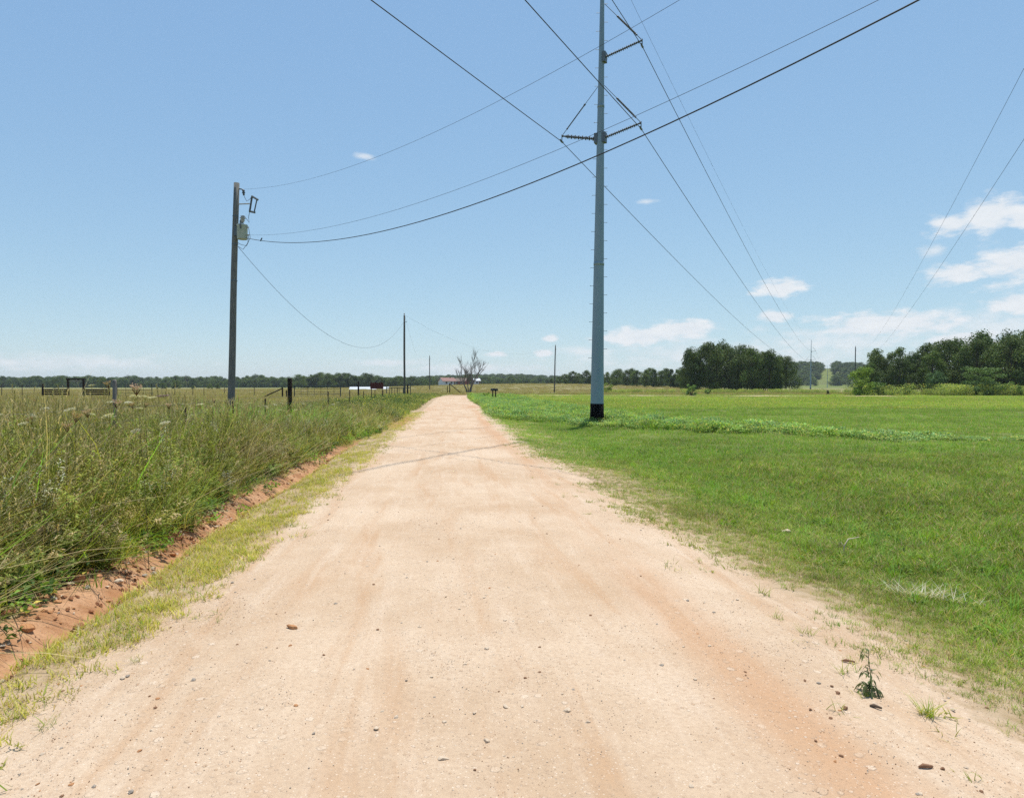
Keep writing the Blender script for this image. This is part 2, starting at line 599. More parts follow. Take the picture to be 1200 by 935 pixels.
def earth_material(name, road=False):
    t = NT(name)
    P = t.coord('Object')
    sand_w, red_w, tan_w = t.attr('sand'), t.attr('red'), t.attr('tan')
    u = t.attr('u')
    sx = t.n.new('ShaderNodeSeparateXYZ')
    t.l.new(P, sx.inputs[0])
    cx = t.n.new('ShaderNodeCombineXYZ')
    t.l.new(u, cx.inputs[0])
    t.l.new(t.math('MULTIPLY', sx.outputs[1], .10), cx.inputs[1])
    along = cx.outputs[0]
    n_big = t.noise(.55, 5, .6, P)
    n_mid = t.noise(3.5, 6, .62, P)
    n_fine = t.noise(38, 5, .7, P)
    n_grit = t.noise(140, 3, .7, P)
    streak = t.noise(2.6, 6, .62, along, .4)
    streak2 = t.noise(7.0, 5, .6, along, .2)
    # sandy gravel: pale cream to peach, with redder fines in the wheel tracks
    s = t.mix(t.ramp(n_big, .32, .68), (.60, .46, .325), (.49, .345, .22))
    s = t.mix(t.ramp(streak, .48, .68, 0, .6), s, (.47, .285, .155))
    s = t.mix(t.ramp(streak2, .48, .75, 0, .5), s, (.64, .51, .38))
    s = t.mix(t.ramp(n_mid, .5, .75, 0, .4), s, (.62, .49, .355))
    du = t.math('SUBTRACT', u, t.math('ADD', 1.25, t.math('MULTIPLY', n_big, .3)))
    trk = t.ramp(t.math('ABSOLUTE', du), .34, .02)
    s = t.mix(t.math('MULTIPLY', trk, t.ramp(t.noise(1.1, 4, .6, along), .38, .62, 0, .75)), s, (.50, .285, .15))
    # pebbles set in the fines
    v1 = t.vor(34, P, 'F1', 0)
    v1c = t.vor(34, P, 'F1', 1)
    peb = t.ramp(v1, .34, .24)
    sepc = t.n.new('ShaderNodeSeparateColor')
    t.l.new(v1c, sepc.inputs[0])
    pick = t.ramp(sepc.outputs[0], .62, .66)
    pebm = t.math('MULTIPLY', t.math('MULTIPLY', peb, pick), t.ramp(t.noise(1.3, 4, .6, P), .40, .62, .1, 1))
    pebc = t.mix(sepc.outputs[1], (.74, .60, .46), (.47, .31, .19))
    s = t.mix(t.math('MULTIPLY', pebm, .8), s, pebc)
    v0 = t.vor(15, P, 'F1', 0)
    sep0 = t.n.new('ShaderNodeSeparateColor')
    t.l.new(t.vor(15, P, 'F1', 1), sep0.inputs[0])
    shp = t.math('ADD', v0, t.math('MULTIPLY', t.math('SUBTRACT', n_fine, .5), .35))
    big = t.math('MULTIPLY', t.ramp(shp, .36, .27), t.math('MULTIPLY', t.ramp(sep0.outputs[0], .74, .80), t.ramp(t.noise(.9, 4, .6, P), .42, .6)))
    s = t.mix(t.math('MULTIPLY', big, .6), s, t.mix(sep0.outputs[1], (.73, .60, .46), (.52, .37, .24)))
    v2 = t.vor(75, P, 'F1', 0)
    v2c = t.vor(75, P, 'F1', 1)
    sepd = t.n.new('ShaderNodeSeparateColor')
    t.l.new(v2c, sepd.inputs[0])
    dark = t.math('MULTIPLY', t.ramp(v2, .36, .2), t.ramp(sepd.outputs[0], .74, .80))
    clus = t.ramp(t.noise(1.8, 4, .6, P), .42, .68)
    s = t.mix(t.math('MULTIPLY', dark, t.math('ADD', .12, t.math('MULTIPLY', clus, .8))), s, (.15, .105, .075))
    lite = t.math('MULTIPLY', t.ramp(v2, .34, .2), t.ramp(sepd.outputs[1], .7, .78))
    s = t.mix(t.math('MULTIPLY', lite, .55), s, (.80, .68, .54))
    s = t.mix(t.ramp(n_fine, .42, .72, 0, .5), s, (.40, .275, .18))
    s = t.mix(t.ramp(n_grit, .55, .78, 0, .5), s, (.33, .22, .14))
    # red clay
    r = t.mix(t.ramp(n_mid, .35, .65), (.36, .18, .085), (.50, .29, .16))
    r = t.mix(t.ramp(n_fine, .45, .75, 0, .5), r, (.20, .095, .05))
    # thatch under the grass
    g = t.mix(t.ramp(n_mid, .35, .65), (.11, .135, .035), (.16, .17, .055))
    g = t.mix(t.ramp(t.noise(.03, 5, .6, P), .35, .7, 0, .6), g, (.20, .27, .045))
    g = t.mix(t.ramp(n_fine, .5, .8, 0, .45), g, (.24, .19, .10))
    au = t.math('ABSOLUTE', u)
    worn = t.ramp(t.math('ADD', au, t.math('MULTIPLY', n_mid, 1.2)), 3.0, 4.9, 1, 0)
    g = t.mix(t.math('MULTIPLY', worn, .96), g, t.mix(t.ramp(n_mid, .35, .65), (.47, .35, .23), (.36, .25, .14)))
    # hay field
    h = t.mix(t.ramp(t.noise(.05, 5, .65, P), .35, .65), (.27, .225, .11), (.23, .22, .085))
    h = t.mix(t.ramp(n_mid, .4, .75, 0, .5), h, (.32, .25, .14))

    def edge(w, k):
        return t.ramp(t.math('ADD', w, t.math('MULTIPLY', t.math('SUBTRACT', t.noise(k, 5, .65, P), .5), .9)), .3, .7)
    c = t.mix(t.ramp(t.math('ADD', tan_w, t.math('MULTIPLY', t.math('SUBTRACT', n_big, .5), .5)), .3, .7), g, h)
    c = t.mix(edge(red_w, 6), c, r)
    s = t.mix(t.math('MULTIPLY', red_w, .75), s, (.44, .235, .12))
    c = t.mix(edge(sand_w, 9), c, s)
    hgt = t.math('ADD', t.math('ADD', t.math('MULTIPLY', n_fine, .8), t.math('MULTIPLY', n_grit, .35)),
                 t.math('ADD', t.math('ADD', t.math('MULTIPLY', pebm, .5), t.math('MULTIPLY', big, .7)), t.math('MULTIPLY', n_mid, 1.2)))
    nrm = t.bump(hgt, .75, .012)
    return t.out(c, .92, .12, 0.0, nrm)


M_EARTH = earth_material('earth')


def axis(a, b, step, grow, end):
    v = [a]
    while v[-1] < b:
        v.append(v[-1] + step)
    s = step
    while v[-1] < end:
        s *= grow
        v.append(min(v[-1] + s, end))
    return np.array(v)


def sheet(name, uu, yy, clear, use_rc=True, keep=None):
    U, Y = np.meshgrid(uu, yy)
    X = U + rc(np.minimum(Y, 101))
    Z = G(X, Y) + clear(X, Y, U)
    nu, ny = len(uu), len(yy)
    i = np.arange(ny - 1)[:, None] * nu + np.arange(nu - 1)[None, :]
    Q = np.stack([i, i + 1, i + nu + 1, i + nu], -1).reshape(-1, 4)
    s, r, t = weights(X, Y)
    V = np.stack([X, Y, Z], -1).reshape(-1, 3)
    return mesh_np(name, V, Q, M_EARTH, True, {
        'sand': ('FLOAT', s.ravel()), 'red': ('FLOAT', r.ravel()), 'tan': ('FLOAT', t.ravel()), 'u': ('FLOAT', U.ravel())})


up = axis(0, 5.4, .06, 1.09, 3000)
uu = np.concatenate([-up[::-1][:-1], up])
yb = axis(0, 6, 1.0, 1.25, 3000)
yy = np.concatenate([-yb[::-1][:-1], axis(0, 14, .07, 1.03, 3000)])
ground = link('ground', sheet('ground', uu, yy, lambda X, Y, U: 0.0))
tag(ground, kind='structure')

# road: fine sheet just above the ground, with ruts, washboard and lumps
ru = np.arange(-2.34, 2.34, .06)
rl = axis(-5, 14, .06, 1.02, 99)


def road_relief(X, Y, U):
    ruts = -.016 * (np.exp(-((U - .95) / .28) ** 2) + np.exp(-((U + .75) / .28) ** 2)) + .010 * np.exp(-((U - 1.75) / .16) ** 2)
    lump = .009 * n2(X, Y, 1) + .006 * wob(X, Y, 14, 2) + .004 * wob(X, Y, 31, 5)
    ed = np.minimum(sstep(-2.34, -1.9, U), sstep(2.33, 1.9, U))
    return .006 + .0004 * np.maximum(Y, 0) + ed * (.022 + ruts + lump)


road = link('road', sheet('road', ru, rl, road_relief))
tag(road, kind='structure')
def surf(x, y):
    u_ = x - rc(y)
    return G(x, y) + np.where((u_ > -2.34) & (u_ < 2.28) & (y < 99), road_relief(x, y, u_), 0)


# the bend, joined end to end with the straight
pl = bendline[:]
tan_ = np.gradient(pl, axis=0)
tan_ /= np.linalg.norm(tan_, axis=1)[:, None]
nr = np.stack([tan_[:, 1], -tan_[:, 0]], 1)
bu = np.linspace(-2.1, 2.1, 12)
BX = pl[:, None, 0] + nr[:, None, 0] * bu
BY = pl[:, None, 1] + nr[:, None, 1] * bu
BZ = G(BX, BY) + .05
nb = len(bu)
i_ = np.arange(len(pl) - 1)[:, None] * nb + np.arange(nb - 1)[None, :]
one = np.ones(BX.size)
me = mesh_np('road_bend', np.stack([BX, BY, BZ], -1).reshape(-1, 3),
             np.stack([i_ + nb, i_ + nb + 1, i_ + 1, i_], -1).reshape(-1, 4), M_EARTH, True,
             {'sand': ('FLOAT', one), 'red': ('FLOAT', one * 0), 'tan': ('FLOAT', one * 0),
              'u': ('FLOAT', np.broadcast_to(bu, BX.shape).ravel())})
tag(link('road_bend', me), kind='structure')


# ------------------------------------------------------------------ plant geometry
class Plant:
    def __init__(self, seed):
        self.r = np.random.default_rng(seed)
        self.V, self.F, self.C = [], [], []

    def blade(self, x, y, h, w, az, lean, bend, col, seg=3, z0=0.0, tw=0.0):
        b = len(self.V)
        dx, dy = math.cos(az), math.sin(az)
        sx, sy = -math.sin(az + tw), math.cos(az + tw)
        for i in range(seg + 1):
            t = i / seg
            o = h * (lean * t + bend * t * t)
            z = z0 + h * (t - .45 * bend * t * t)
            ww = w * (1 - t ** 1.6) * .5 * (1 if t > 0 else .7)
            px, py = x + dx * o, y + dy * o
            if i < seg:
                self.V += [(px - sx * ww, py - sy * ww, z), (px + sx * ww, py + sy * ww, z)]
                self.C += [col, col]
            else:
                self.V.append((px, py, z))
                self.C.append(col)
        for i in range(seg - 1):
            self.F.append((b + 2 * i, b + 2 * i + 1, b + 2 * i + 3, b + 2 * i + 2))
        self.F.append((b + 2 * seg - 2, b + 2 * seg - 1, b + 2 * seg))
        return self.V[-1]

    def leaf(self, p, d, L, w, col, droop=.2):
        d = Vector(d).normalized()
        s = d.cross(Vector((0, 0, 1)))
        s = s.normalized() if s.length > 1e-3 else Vector((1, 0, 0))
        p = Vector(p)
        b = len(self.V)
        m_ = p + d * (L * .5) + Vector((0, 0, .04 * L))
        e = p + d * L - Vector((0, 0, droop * L))
        self.V += [tuple(p), tuple(m_ + s * w * .5), tuple(e), tuple(m_ - s * w * .5)]
        self.C += [col] * 4
        self.F.append((b, b + 1, b + 2, b + 3))

    def stem(self, pts, w, col):
        """thin three-sided stalk"""
        b = len(self.V)
        for i, p in enumerate(pts):
            ww = w * (1 - .5 * i / (len(pts) - 1))
            for k in range(3):
                q = 2.1 * k
                self.V.append((p[0] + ww * math.cos(q), p[1] + ww * math.sin(q), p[2]))
                self.C.append(col)
        for i in range(len(pts) - 1):
            for k in range(3):
                k2 = (k + 1) % 3
                self.F.append((b + 3 * i + k, b + 3 * i + k2, b + 3 * i + 3 + k2, b + 3 * i + 3 + k))

    def mesh(self, name, mat=None):
        me = mesh_from(name, self.V, self.F, mat or M_GRASS)
        a = me.attributes.new('col', 'FLOAT_COLOR', 'POINT')
        c = np.ones((len(self.C), 4), np.float32)
        c[:, :3] = np.array(self.C, np.float32)[:, :3]
        a.data.foreach_set('color', c.ravel())
        return me


def jitcol(r, c, v=.25, hv=.12):
    k = 1 + r.uniform(-v, v)
    return (c[0] * k * (1 + r.uniform(-hv, hv)), c[1] * k, c[2] * k * (1 + r.uniform(-hv, hv)))


GREEN = (.26, .365, .048)
LUSH = (.22, .39, .055)
OLIVE = (.305, .305, .055)
YELLOW = (.56, .52, .11)
STRAW = (.52, .42, .22)
BROWN = (.19, .115, .055)
TAN = (.40, .32, .16)


def turf(seed, n=16, h=(.03, .075), w=.004, Rr=.05, cols=((GREEN, .85), (STRAW, .15)), lean=.55):
    p = Plant(seed)
    r = p.r
    cs = [c for c, q in cols]
    pr = np.array([q for c, q in cols])
    pr = pr / pr.sum()
    for k in range(n):
        a = r.uniform(0, 6.28)
        q = Rr * math.sqrt(r.uniform())
        c = cs[r.choice(len(cs), p=pr)]
        p.blade(q * math.cos(a), q * math.sin(a), r.uniform(*h), w * r.uniform(.6, 1.4), r.uniform(0, 6.28),
                r.uniform(.05, lean), r.uniform(.05, .7), jitcol(r, c), 3, -.004, r.uniform(-.6, .6))
    return p


def tallgrass(seed, n=22, h=(.6, 1.15), cols=((OLIVE, .55), (GREEN, .3), (STRAW, .15)), heads=5, w=.009, Rr=.12):
    p = turf(seed, n, h, w, Rr, cols, .35)
    r = p.r
    for k in range(heads):
        a = r.uniform(0, 6.28)
        hh = h[1] * r.uniform(.85, 1.12)
        q = r.uniform(0, Rr)
        lx, ly = r.uniform(-.22, .3), r.uniform(-.15, .15)
        pts = [(q * math.cos(a) + lx * t * t * hh, q * math.sin(a) + ly * t * t * hh, t * hh) for t in (0, .35, .7, 1)]
        c = jitcol(r, TAN if r.uniform() < .6 else STRAW)
        p.stem(pts, .0022, jitcol(r, OLIVE))
        e = Vector(pts[-1])
        d = (e - Vector(pts[-2])).normalized()
        L = r.uniform(.06, .14)
        for j in range(14):
            t = j / 13
            b = e - d * L * (1 - t) * 1.0
            an = r.uniform(0, 6.28)
            p.leaf(b, (d.x + .5 * math.cos(an), d.y + .5 * math.sin(an), d.z + .2), .028, .008, c, .1)
    return p


def weed(seed, h=.8, col=OLIVE, leaf=.06, n=26, branches=3, tipcol=None):
    p = Plant(seed)
    r = p.r
    for s in range(branches):
        az = r.uniform(0, 6.28)
        ln = r.uniform(.02, .3)
        hh = h * r.uniform(.75, 1.1)
        pts = [(math.cos(az) * ln * hh * t ** 1.4, math.sin(az) * ln * hh * t ** 1.4, t * hh) for t in np.linspace(0, 1, 6)]
        p.stem(pts, .004, jitcol(r, (col[0] * 1.1, col[1] * .9, col[2])))
        for k in range(n):
            t = r.uniform(.12, 1)
            i = min(int(t * 5), 4)
            f = t * 5 - i
            b = Vector(pts[i]).lerp(Vector(pts[i + 1]), f)
            a = r.uniform(0, 6.28)
            L = leaf * r.uniform(.6, 1.3) * (1.15 - .5 * t)
            c = jitcol(r, tipcol if (tipcol and t > .8) else col)
            p.leaf(b, (math.cos(a), math.sin(a), r.uniform(.1, .9)), L, L * r.uniform(.16, .34), c, r.uniform(0, .5))
    return p


def patch(seed, Rr=.6, n=130, h=(.25, .5), w=.016, cols=((TAN, .6), (OLIVE, .4)), seg=2, lean=.5):
    p = Plant(seed)
    r = p.r
    cs = [c for c, q in cols]
    pr = np.array([q for c, q in cols])
    pr = pr / pr.sum()
    for k in range(n):
        a = r.uniform(0, 6.28)
        q = Rr * math.sqrt(r.uniform())
        p.blade(q * math.cos(a), q * math.sin(a), r.uniform(*h), w * r.uniform(.6, 1.4), r.uniform(0, 6.28),
                r.uniform(0, lean), r.uniform(0, .6), jitcol(r, cs[r.choice(len(cs), p=pr)]), seg, -.02, r.uniform(-.7, .7))
    return p


def leafpatch(seed, Rr=.5, n=150, h=(.15, .5), L=.11, col=LUSH, wide=.45, yellow=.15):
    """broad-leaved rank growth"""
    p = Plant(seed)
    r = p.r
    for k in range(n):
        a = r.uniform(0, 6.28)
        q = Rr * math.sqrt(r.uniform())
        z = r.uniform(*h)
        a2 = r.uniform(0, 6.28)
        c = jitcol(r, YELLOW if r.uniform() < yellow else col, .3)
        p.leaf((q * math.cos(a), q * math.sin(a), z), (math.cos(a2), math.sin(a2), r.uniform(.1, 1.6)), L * r.uniform(.6, 1.4),
               L * wide * r.uniform(.6, 1.3), c, r.uniform(0, .5))
    for k in range(n // 8 if h[1] > .2 else 0):
        a = r.uniform(0, 6.28)
        q = Rr * math.sqrt(r.uniform())
        p.stem([(q * math.cos(a), q * math.sin(a), -.02), (q * math.cos(a) * 1.05, q * math.sin(a) * 1.05, h[1])], .006, jitcol(r, col))
    return p


def proto_collection(name, plants):
    c = bpy.data.collections.new(name)
    for i, p in enumerate(plants):
        o = bpy.data.objects.new('%s_%02d' % (name, i), p if isinstance(p, bpy.types.Mesh) else p.mesh('%s_%02d' % (name, i)))
        c.objects.link(o)
    return c


def scatter(name, coll, pts, rot, scl, idx, tint, label, cat, parent=None):
    n = len(pts)
    me = bpy.data.meshes.new(name)
    me.vertices.add(n)
    me.vertices.foreach_set('co', np.asarray(pts, np.float32).ravel())
    for nm, typ, arr, key in (('rot', 'FLOAT_VECTOR', rot, 'vector'), ('scl', 'FLOAT_VECTOR', scl, 'vector'),
                              ('tint', 'FLOAT', tint, 'value')):
        a = me.attributes.new(nm, typ, 'POINT')
        a.data.foreach_set(key, np.asarray(arr, np.float32).ravel())
    a = me.attributes.new('idx', 'INT', 'POINT')
    a.data.foreach_set('value', np.asarray(idx, np.int32))
    me.update()
    o = link(name, me, parent)
    ng = bpy.data.node_groups.new(name, 'GeometryNodeTree')
    ng.interface.new_socket('Geometry', in_out='INPUT', socket_type='NodeSocketGeometry')
    ng.interface.new_socket('Geometry', in_out='OUTPUT', socket_type='NodeSocketGeometry')
    N, L = ng.nodes, ng.links
    gi, go = N.new('NodeGroupInput'), N.new('NodeGroupOutput')
    ip = N.new('GeometryNodeInstanceOnPoints')
    ci = N.new('GeometryNodeCollectionInfo')
    ci.inputs['Collection'].default_value = coll
    ci.inputs['Separate Children'].default_value = True
    ci.inputs['Reset Children'].default_value = True
    ip.inputs['Pick Instance'].default_value = True

    def na(nm, typ):
        x = N.new('GeometryNodeInputNamedAttribute')
        x.data_type = typ
        x.inputs['Name'].default_value = nm
        return x.outputs[0]
    L.new(gi.outputs[0], ip.inputs['Points'])
    L.new(ci.outputs[0], ip.inputs['Instance'])
    L.new(na('idx', 'INT'), ip.inputs['Instance Index'])
    L.new(na('rot', 'FLOAT_VECTOR'), ip.inputs['Rotation'])
    L.new(na('scl', 'FLOAT_VECTOR'), ip.inputs['Scale'])
    L.new(ip.outputs[0], go.inputs[0])
    o.modifiers.new('scatter', 'NODES').node_group = ng
    tag(o, label, cat, kind='stuff')
    return o


def in_view(x, y, m=.06):
    return (np.abs(x) < (y + 1.2) * (.75 + m) + .6)


def poisson(x0, x1, y0, y1, dens):
    n = int((x1 - x0) * (y1 - y0) * dens)
    return rng.uniform(x0, x1, n), rng.uniform(y0, y1, n)


def go(name, coll, nproto, x, y, smin, smax, tv, label, cat, sz=None, tilt=.15, tint0=None, zoff=0.0, probs=None):
    n = len(x)
    z = surf(x, y) + zoff
    rot = np.stack([rng.normal(0, tilt, n), rng.normal(0, tilt, n), rng.uniform(0, 6.28, n)], 1)
    s = rng.uniform(smin, smax, n)
    scl = np.stack([s, s, s if sz is None else s * sz], 1)
    tint = rng.uniform(-tv, tv, n) + (0 if tint0 is None else tint0)
    idx = rng.choice(nproto, n, p=probs)
    return scatter(name, coll, np.stack([x, y, z], 1), rot, scl, idx, tint, label, cat)


# ------------------------------------------------------------------ grass, right side
def lush_zone(x, y):
    """rank growth along the right side of the road and round the foot of the steel pole"""
    u = x - rc(y)
    front = np.interp(x, [-6, 0.2, 3.2, 6.6, 11.4, 17, 26], [62, 37, 28.6, 23.2, 20.8, 19.4, 18.6])
    dep = np.interp(x, [-6, .2, 3.2, 8, 14, 18, 22], [45, 44, 16, 7.0, 2.4, .2, .0])
    jit = 1.0 * wob(x, y, .9) + .5 * wob(x, y, 2.7, 1)
    a = sstep(0, 1.6, y - front + jit * .8) * (1 - sstep(-1.5, 1.5, y - front - dep + jit * 1.3))
    b = sstep(1.9, 2.5, u + .2 * n2(x, y, 7)) * (1 - sstep(7, 10, u)) * sstep(30, 37, y) * (1 - sstep(96, 100, y))
    return np.maximum(a * (u > 2.2), b)


C_TURF = proto_collection('turf', [
    turf(1), turf(2), turf(3, cols=((GREEN, .6), (STRAW, .4))),
    turf(4, 12, (.05, .11), .005, .06), turf(5, 10, (.03, .06), .007, .06, ((LUSH, .7), (GREEN, .3))),
    turf(6, 16, (.02, .05), .004, .06, ((STRAW, .8), (BROWN, .2)), .9)])

X, Y = [], []
for (y0, y1, x1, d) in ((2.2, 6, 7, 900), (6, 10, 9.5, 620), (10, 16, 14, 330)):
    x, y = poisson(0, x1, y0, y1, d)
    X.append(x)
    Y.append(y)
X, Y = np.concatenate(X), np.concatenate(Y)
u = X - rc(Y)
edge = re_(Y) + .14 + .36 * n2(X, Y, 3) + .2 * n2(X * .35, Y * .35, 4)
dens = sstep(-.3, .6, u - edge) ** 1.3
bare = np.exp(-((u - 3.3) / .7) ** 2) * sstep(.15, .8, n2(X * .6, Y * .6, 9)) * .75
keep = in_view(X, Y) & (rng.uniform(size=len(X)) < np.maximum(dens - bare, 0))
X, Y, u = X[keep], Y[keep], u[keep]
rough = sstep(4.0, 5.2, u + .5 * n2(X, Y, 5))
dryness = np.exp(-((u - 2.9) / .6) ** 2)
sz = (.5 + .5 * sstep(2.4, 4.0, u) + .5 * rough) * (1 + .35 * n2(X, Y, 17))
sel = rng.uniform(size=len(X))
idx = np.where(sel < .12 + .35 * dryness, np.where(rng.uniform(size=len(X)) < .5, 5, 2),
               np.where(sel < .45 + .2 * rough, 3 + rng.integers(0, 2, len(X)), rng.integers(0, 3, len(X))))
z = surf(X, Y)
n = len(X)
scatter('verge_grass', C_TURF, np.stack([X, Y, z], 1),
        np.stack([rng.normal(0, .2, n), rng.normal(0, .2, n), rng.uniform(0, 6.28, n)], 1),
        np.repeat((sz * rng.uniform(.75, 1.3, n))[:, None], 3, 1) * np.array([1.25, 1.25, 1]),
        idx, rng.uniform(-.28, .28, n) + .16 * wob(X, Y, 1.2) + .12 * wob(X, Y, 3.7, 2) - .16 * rough,
        'short mown green grass on the verge right of the dirt road', 'grass')

# longer rank tufts standing out of the mown grass
C_RANK = proto_collection('rank', [
    turf(21, 18, (.08, .2), .008, .08, ((LUSH, .7), (GREEN, .3)), .6),
    turf(22, 12, (.08, .18), .010, .08, ((GREEN, 1.0),), .7),
    leafpatch(23, .10, 18, (.01, .07), .05, (.17, .27, .045), .5, .0),
    leafpatch(24, .12, 16, (.01, .06), .045, (.19, .30, .045), .6, .0)])
x, y = poisson(0, 15, 3, 19, 60)
u = x - rc(y)
keep = in_view(x, y) & (u > 3.2) & (rng.uniform(size=len(x)) < .12 + .75 * np.exp(-((u - 4.9 + .4 * n2(x, y, 2)) / .8) ** 2)
                                     + .35 * sstep(.1, .8, n2(x * .5, y * .5, 6)))
x, y = x[keep], y[keep]
go('rank_grass', C_RANK, 4, x, y, .5, 1.3, .3, 'rough longer tufts and clover in the green field edge', 'grass')

# middle distance pasture
C_PAST = proto_collection('pasture', [
    patch(31, .28, 90, (.04, .11), .010, ((GREEN, .7), (LUSH, .2), (STRAW, .1)), 2, .8),
    patch(32, .28, 90, (.04, .10), .011, ((GREEN, .5), (YELLOW, .25), (LUSH, .25)), 2, .8),
    patch(33, .26, 70, (.05, .16), .012, ((LUSH, .8), (STRAW, .2)), 2, .7)])
X, Y = [], []
for (y0, y1, x1, d) in ((14, 22, 19, 22), (22, 34, 29, 13), (34, 55, 46, 6)):
    x, y = poisson(-2, x1, y0, y1, d)
    X.append(x)
    Y.append(y)
X, Y = np.concatenate(X), np.concatenate(Y)
u = X - rc(Y)
edge = re_(Y) + .2 * n2(X, Y, 3)
keep = in_view(X, Y) & (u > edge + .12) & (lush_zone(X, Y) < .6)
X, Y, u = X[keep], Y[keep], u[keep]
sc = .8 + .5 * sstep(14, 40, Y)
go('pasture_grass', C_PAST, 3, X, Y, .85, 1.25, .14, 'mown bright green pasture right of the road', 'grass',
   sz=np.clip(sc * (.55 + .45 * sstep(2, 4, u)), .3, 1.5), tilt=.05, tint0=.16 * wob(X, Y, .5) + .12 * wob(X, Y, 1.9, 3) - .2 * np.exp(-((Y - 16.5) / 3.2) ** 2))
# far pasture
C_PASTF = proto_collection('far_pasture', [
    patch(35, .8, 130, (.05, .16), .03, ((GREEN, .5), (YELLOW, .25), (LUSH, .25)), 2, .8),
    patch(36, .8, 130, (.05, .14), .03, ((GREEN, .45), (YELLOW, .2), (TAN, .35)), 2, .8)])
X, Y = [], []
for (y0, y1, x1, d) in ((50, 90, 75, 1.7), (90, 165, 135, .62)):
    x, y = poisson(-6, x1, y0, y1, d)
    X.append(x)
    Y.append(y)
X, Y = np.concatenate(X), np.concatenate(Y)
u = X - rc(Y)
s_, r_, t_ = weights(X, Y)
keep = in_view(X, Y) & (u > 2.4) & (s_ < .1) & (lush_zone(X, Y) < .6) & (rng.uniform(size=len(X)) > t_ * .9)
X, Y = X[keep], Y[keep]
go('far_pasture_grass', C_PASTF, 2, X, Y, .9, 1.5, .14, 'sunlit green pasture stretching to the groves', 'grass', tilt=.03,
   tint0=.14 * wob(X, Y, .09) + .08)

# rank growth by the steel pole
C_LUSH = proto_collection('lush', [
    leafpatch(41, .34, 150, (.06, .42), .11, (.27, .42, .09), .4, .15), leafpatch(42, .34, 150, (.06, .38), .09, (.26, .38, .12), .35, .15),
    patch(43, .30, 70, (.2, .55), .014, ((LUSH, .7), (YELLOW, .3)), 3, .5),
    leafpatch(44, .32, 130, (.05, .48), .12, (.22, .36, .13), .3, .10)])
X, Y = [], []
for (y0, y1, x1, d) in ((17, 36, 23, 11), (36, 60, 14, 9), (60, 101, 8, 6)):
    x, y = poisson(-8, x1, y0, y1, d)
    X.append(x)
    Y.append(y)
X, Y = np.concatenate(X), np.concatenate(Y)
lz = lush_zone(X, Y)
keep = in_view(X, Y) & (lz > .25 + .3 * rng.uniform(size=len(X))) & ((Y > 36) | (rng.uniform(size=len(X)) < .35 + .65 * sstep(-.5, .3, n2(X * .6, Y * .6, 44))))
X, Y, lz = X[keep], Y[keep], lz[keep]
go('rank_weeds', C_LUSH, 4, X, Y, .8, 1.25, .22, 'lush knee high weeds round the steel pole and along the road', 'weeds',
   sz=(1 - .75 * np.exp(-((X - 4) / 1.5) ** 2 - ((Y - 30.2) / 2.0) ** 2)) * (.38 + .42 * lz) * (1 + .3 * n2(X, Y, 41)) * (1 + .15 * wob(X, Y, 1.3)) * (1 - .6 * sstep(5, 15, X)) * (1 + .25 * sstep(60, 95, Y)), tint0=.14 * wob(X, Y, 2.2) + .06, tilt=.06)

# ------------------------------------------------------------------ grass, left side
C_TALL = proto_collection('tall', [
    tallgrass(51, 30, (.4, 1.1), ((OLIVE, .55), (GREEN, .12), (STRAW, .33)), 3, .008, .16), tallgrass(52, 32, (.35, 1.05), ((GREEN, .35), (OLIVE, .4), (YELLOW, .25)), 1, .009, .16),
    tallgrass(53, 16, (.5, 1.1), ((STRAW, .5), (BROWN, .15), (OLIVE, .35)), 5, .006),
    weed(55, .95, (.29, .33, .06), .085, 50, 4), weed(56, .85, (.24, .31, .06), .06, 60, 5),
    weed(57, .9, (.33, .32, .07), .06, 60, 5, STRAW), weed(58, .8, (.22, .19, .10), .055, 60, 6, BROWN),
    weed(60, .95, (.26, .27, .10), .05, 70, 6, (.58, .55, .40)), weed(66, .7, (.20, .30, .05), .12, 44, 6),
    turf(59, 13, (.8, 1.45), .022, .09, ((LUSH, .55), (YELLOW, .35), (OLIVE, .1)), .5),
    turf(67, 16, (.6, 1.2), .008, .14, ((STRAW, .8), (TAN, .2)), .8)])
X, Y = [], []
for (y0, y1, d) in ((1.5, 8, 105), (8, 16, 70), (16, 34, 34)):
    x, y = poisson(-16, -2.5, y0, y1, d)
    X.append(x)
    Y.append(y)
X, Y = np.concatenate(X), np.concatenate(Y)
u = X - rc(Y)
lim = -3.36 + .3 * n2(X, Y, 8) + .75 * sstep(15, 24, Y)
keep = in_view(X, Y, .12) & (u < lim) & (u > -9.5)
X, Y, u, lim = X[keep], Y[keep], u[keep], lim[keep]
n = len(X)
into = lim - u
hs = (.50 + .56 * sstep(0, .9, into)) * (1 - .22 * sstep(4.0, 6.0, into)) * (1 + .10 * wob(X, Y, .8)) * (1 - .36 * sstep(8, 24, Y))
zone = wob(X, Y, .55, 2.0)
pr = rng.uniform(size=n)
bright = np.exp(-(((X + 8.4) / 1.6) ** 2 + ((Y - 21.5) / 2.2) ** 2))
pz = np.stack([.13 + 0 * zone, .12 + .12 * (zone > .1), .10 + .08 * (zone < -.2), .18 + 0 * zone, .18 + 0 * zone, .17 + .08 * (zone < 0),
               .07 + .06 * (zone < -.3), .07 + 0 * zone, .02 + .04 * (zone > .1), .015 + 1.8 * bright, .15 + 0 * zone], 1)
fld = np.stack([np.log(pz[:, j]) + 1.5 * wob(X, Y, 1.5, 1.7 * j + .4) + .8 * wob(X, Y, 3.4, 2.9 * j) + rng.gumbel(0, .75, n) for j in range(11)], 1)
idx = np.argmax(fld, 1)
hs = hs * np.array([1.05, .95, 1.1, 1.05, .85, .95, .85, 1.0, .8, 1.0, 1.1])[idx]
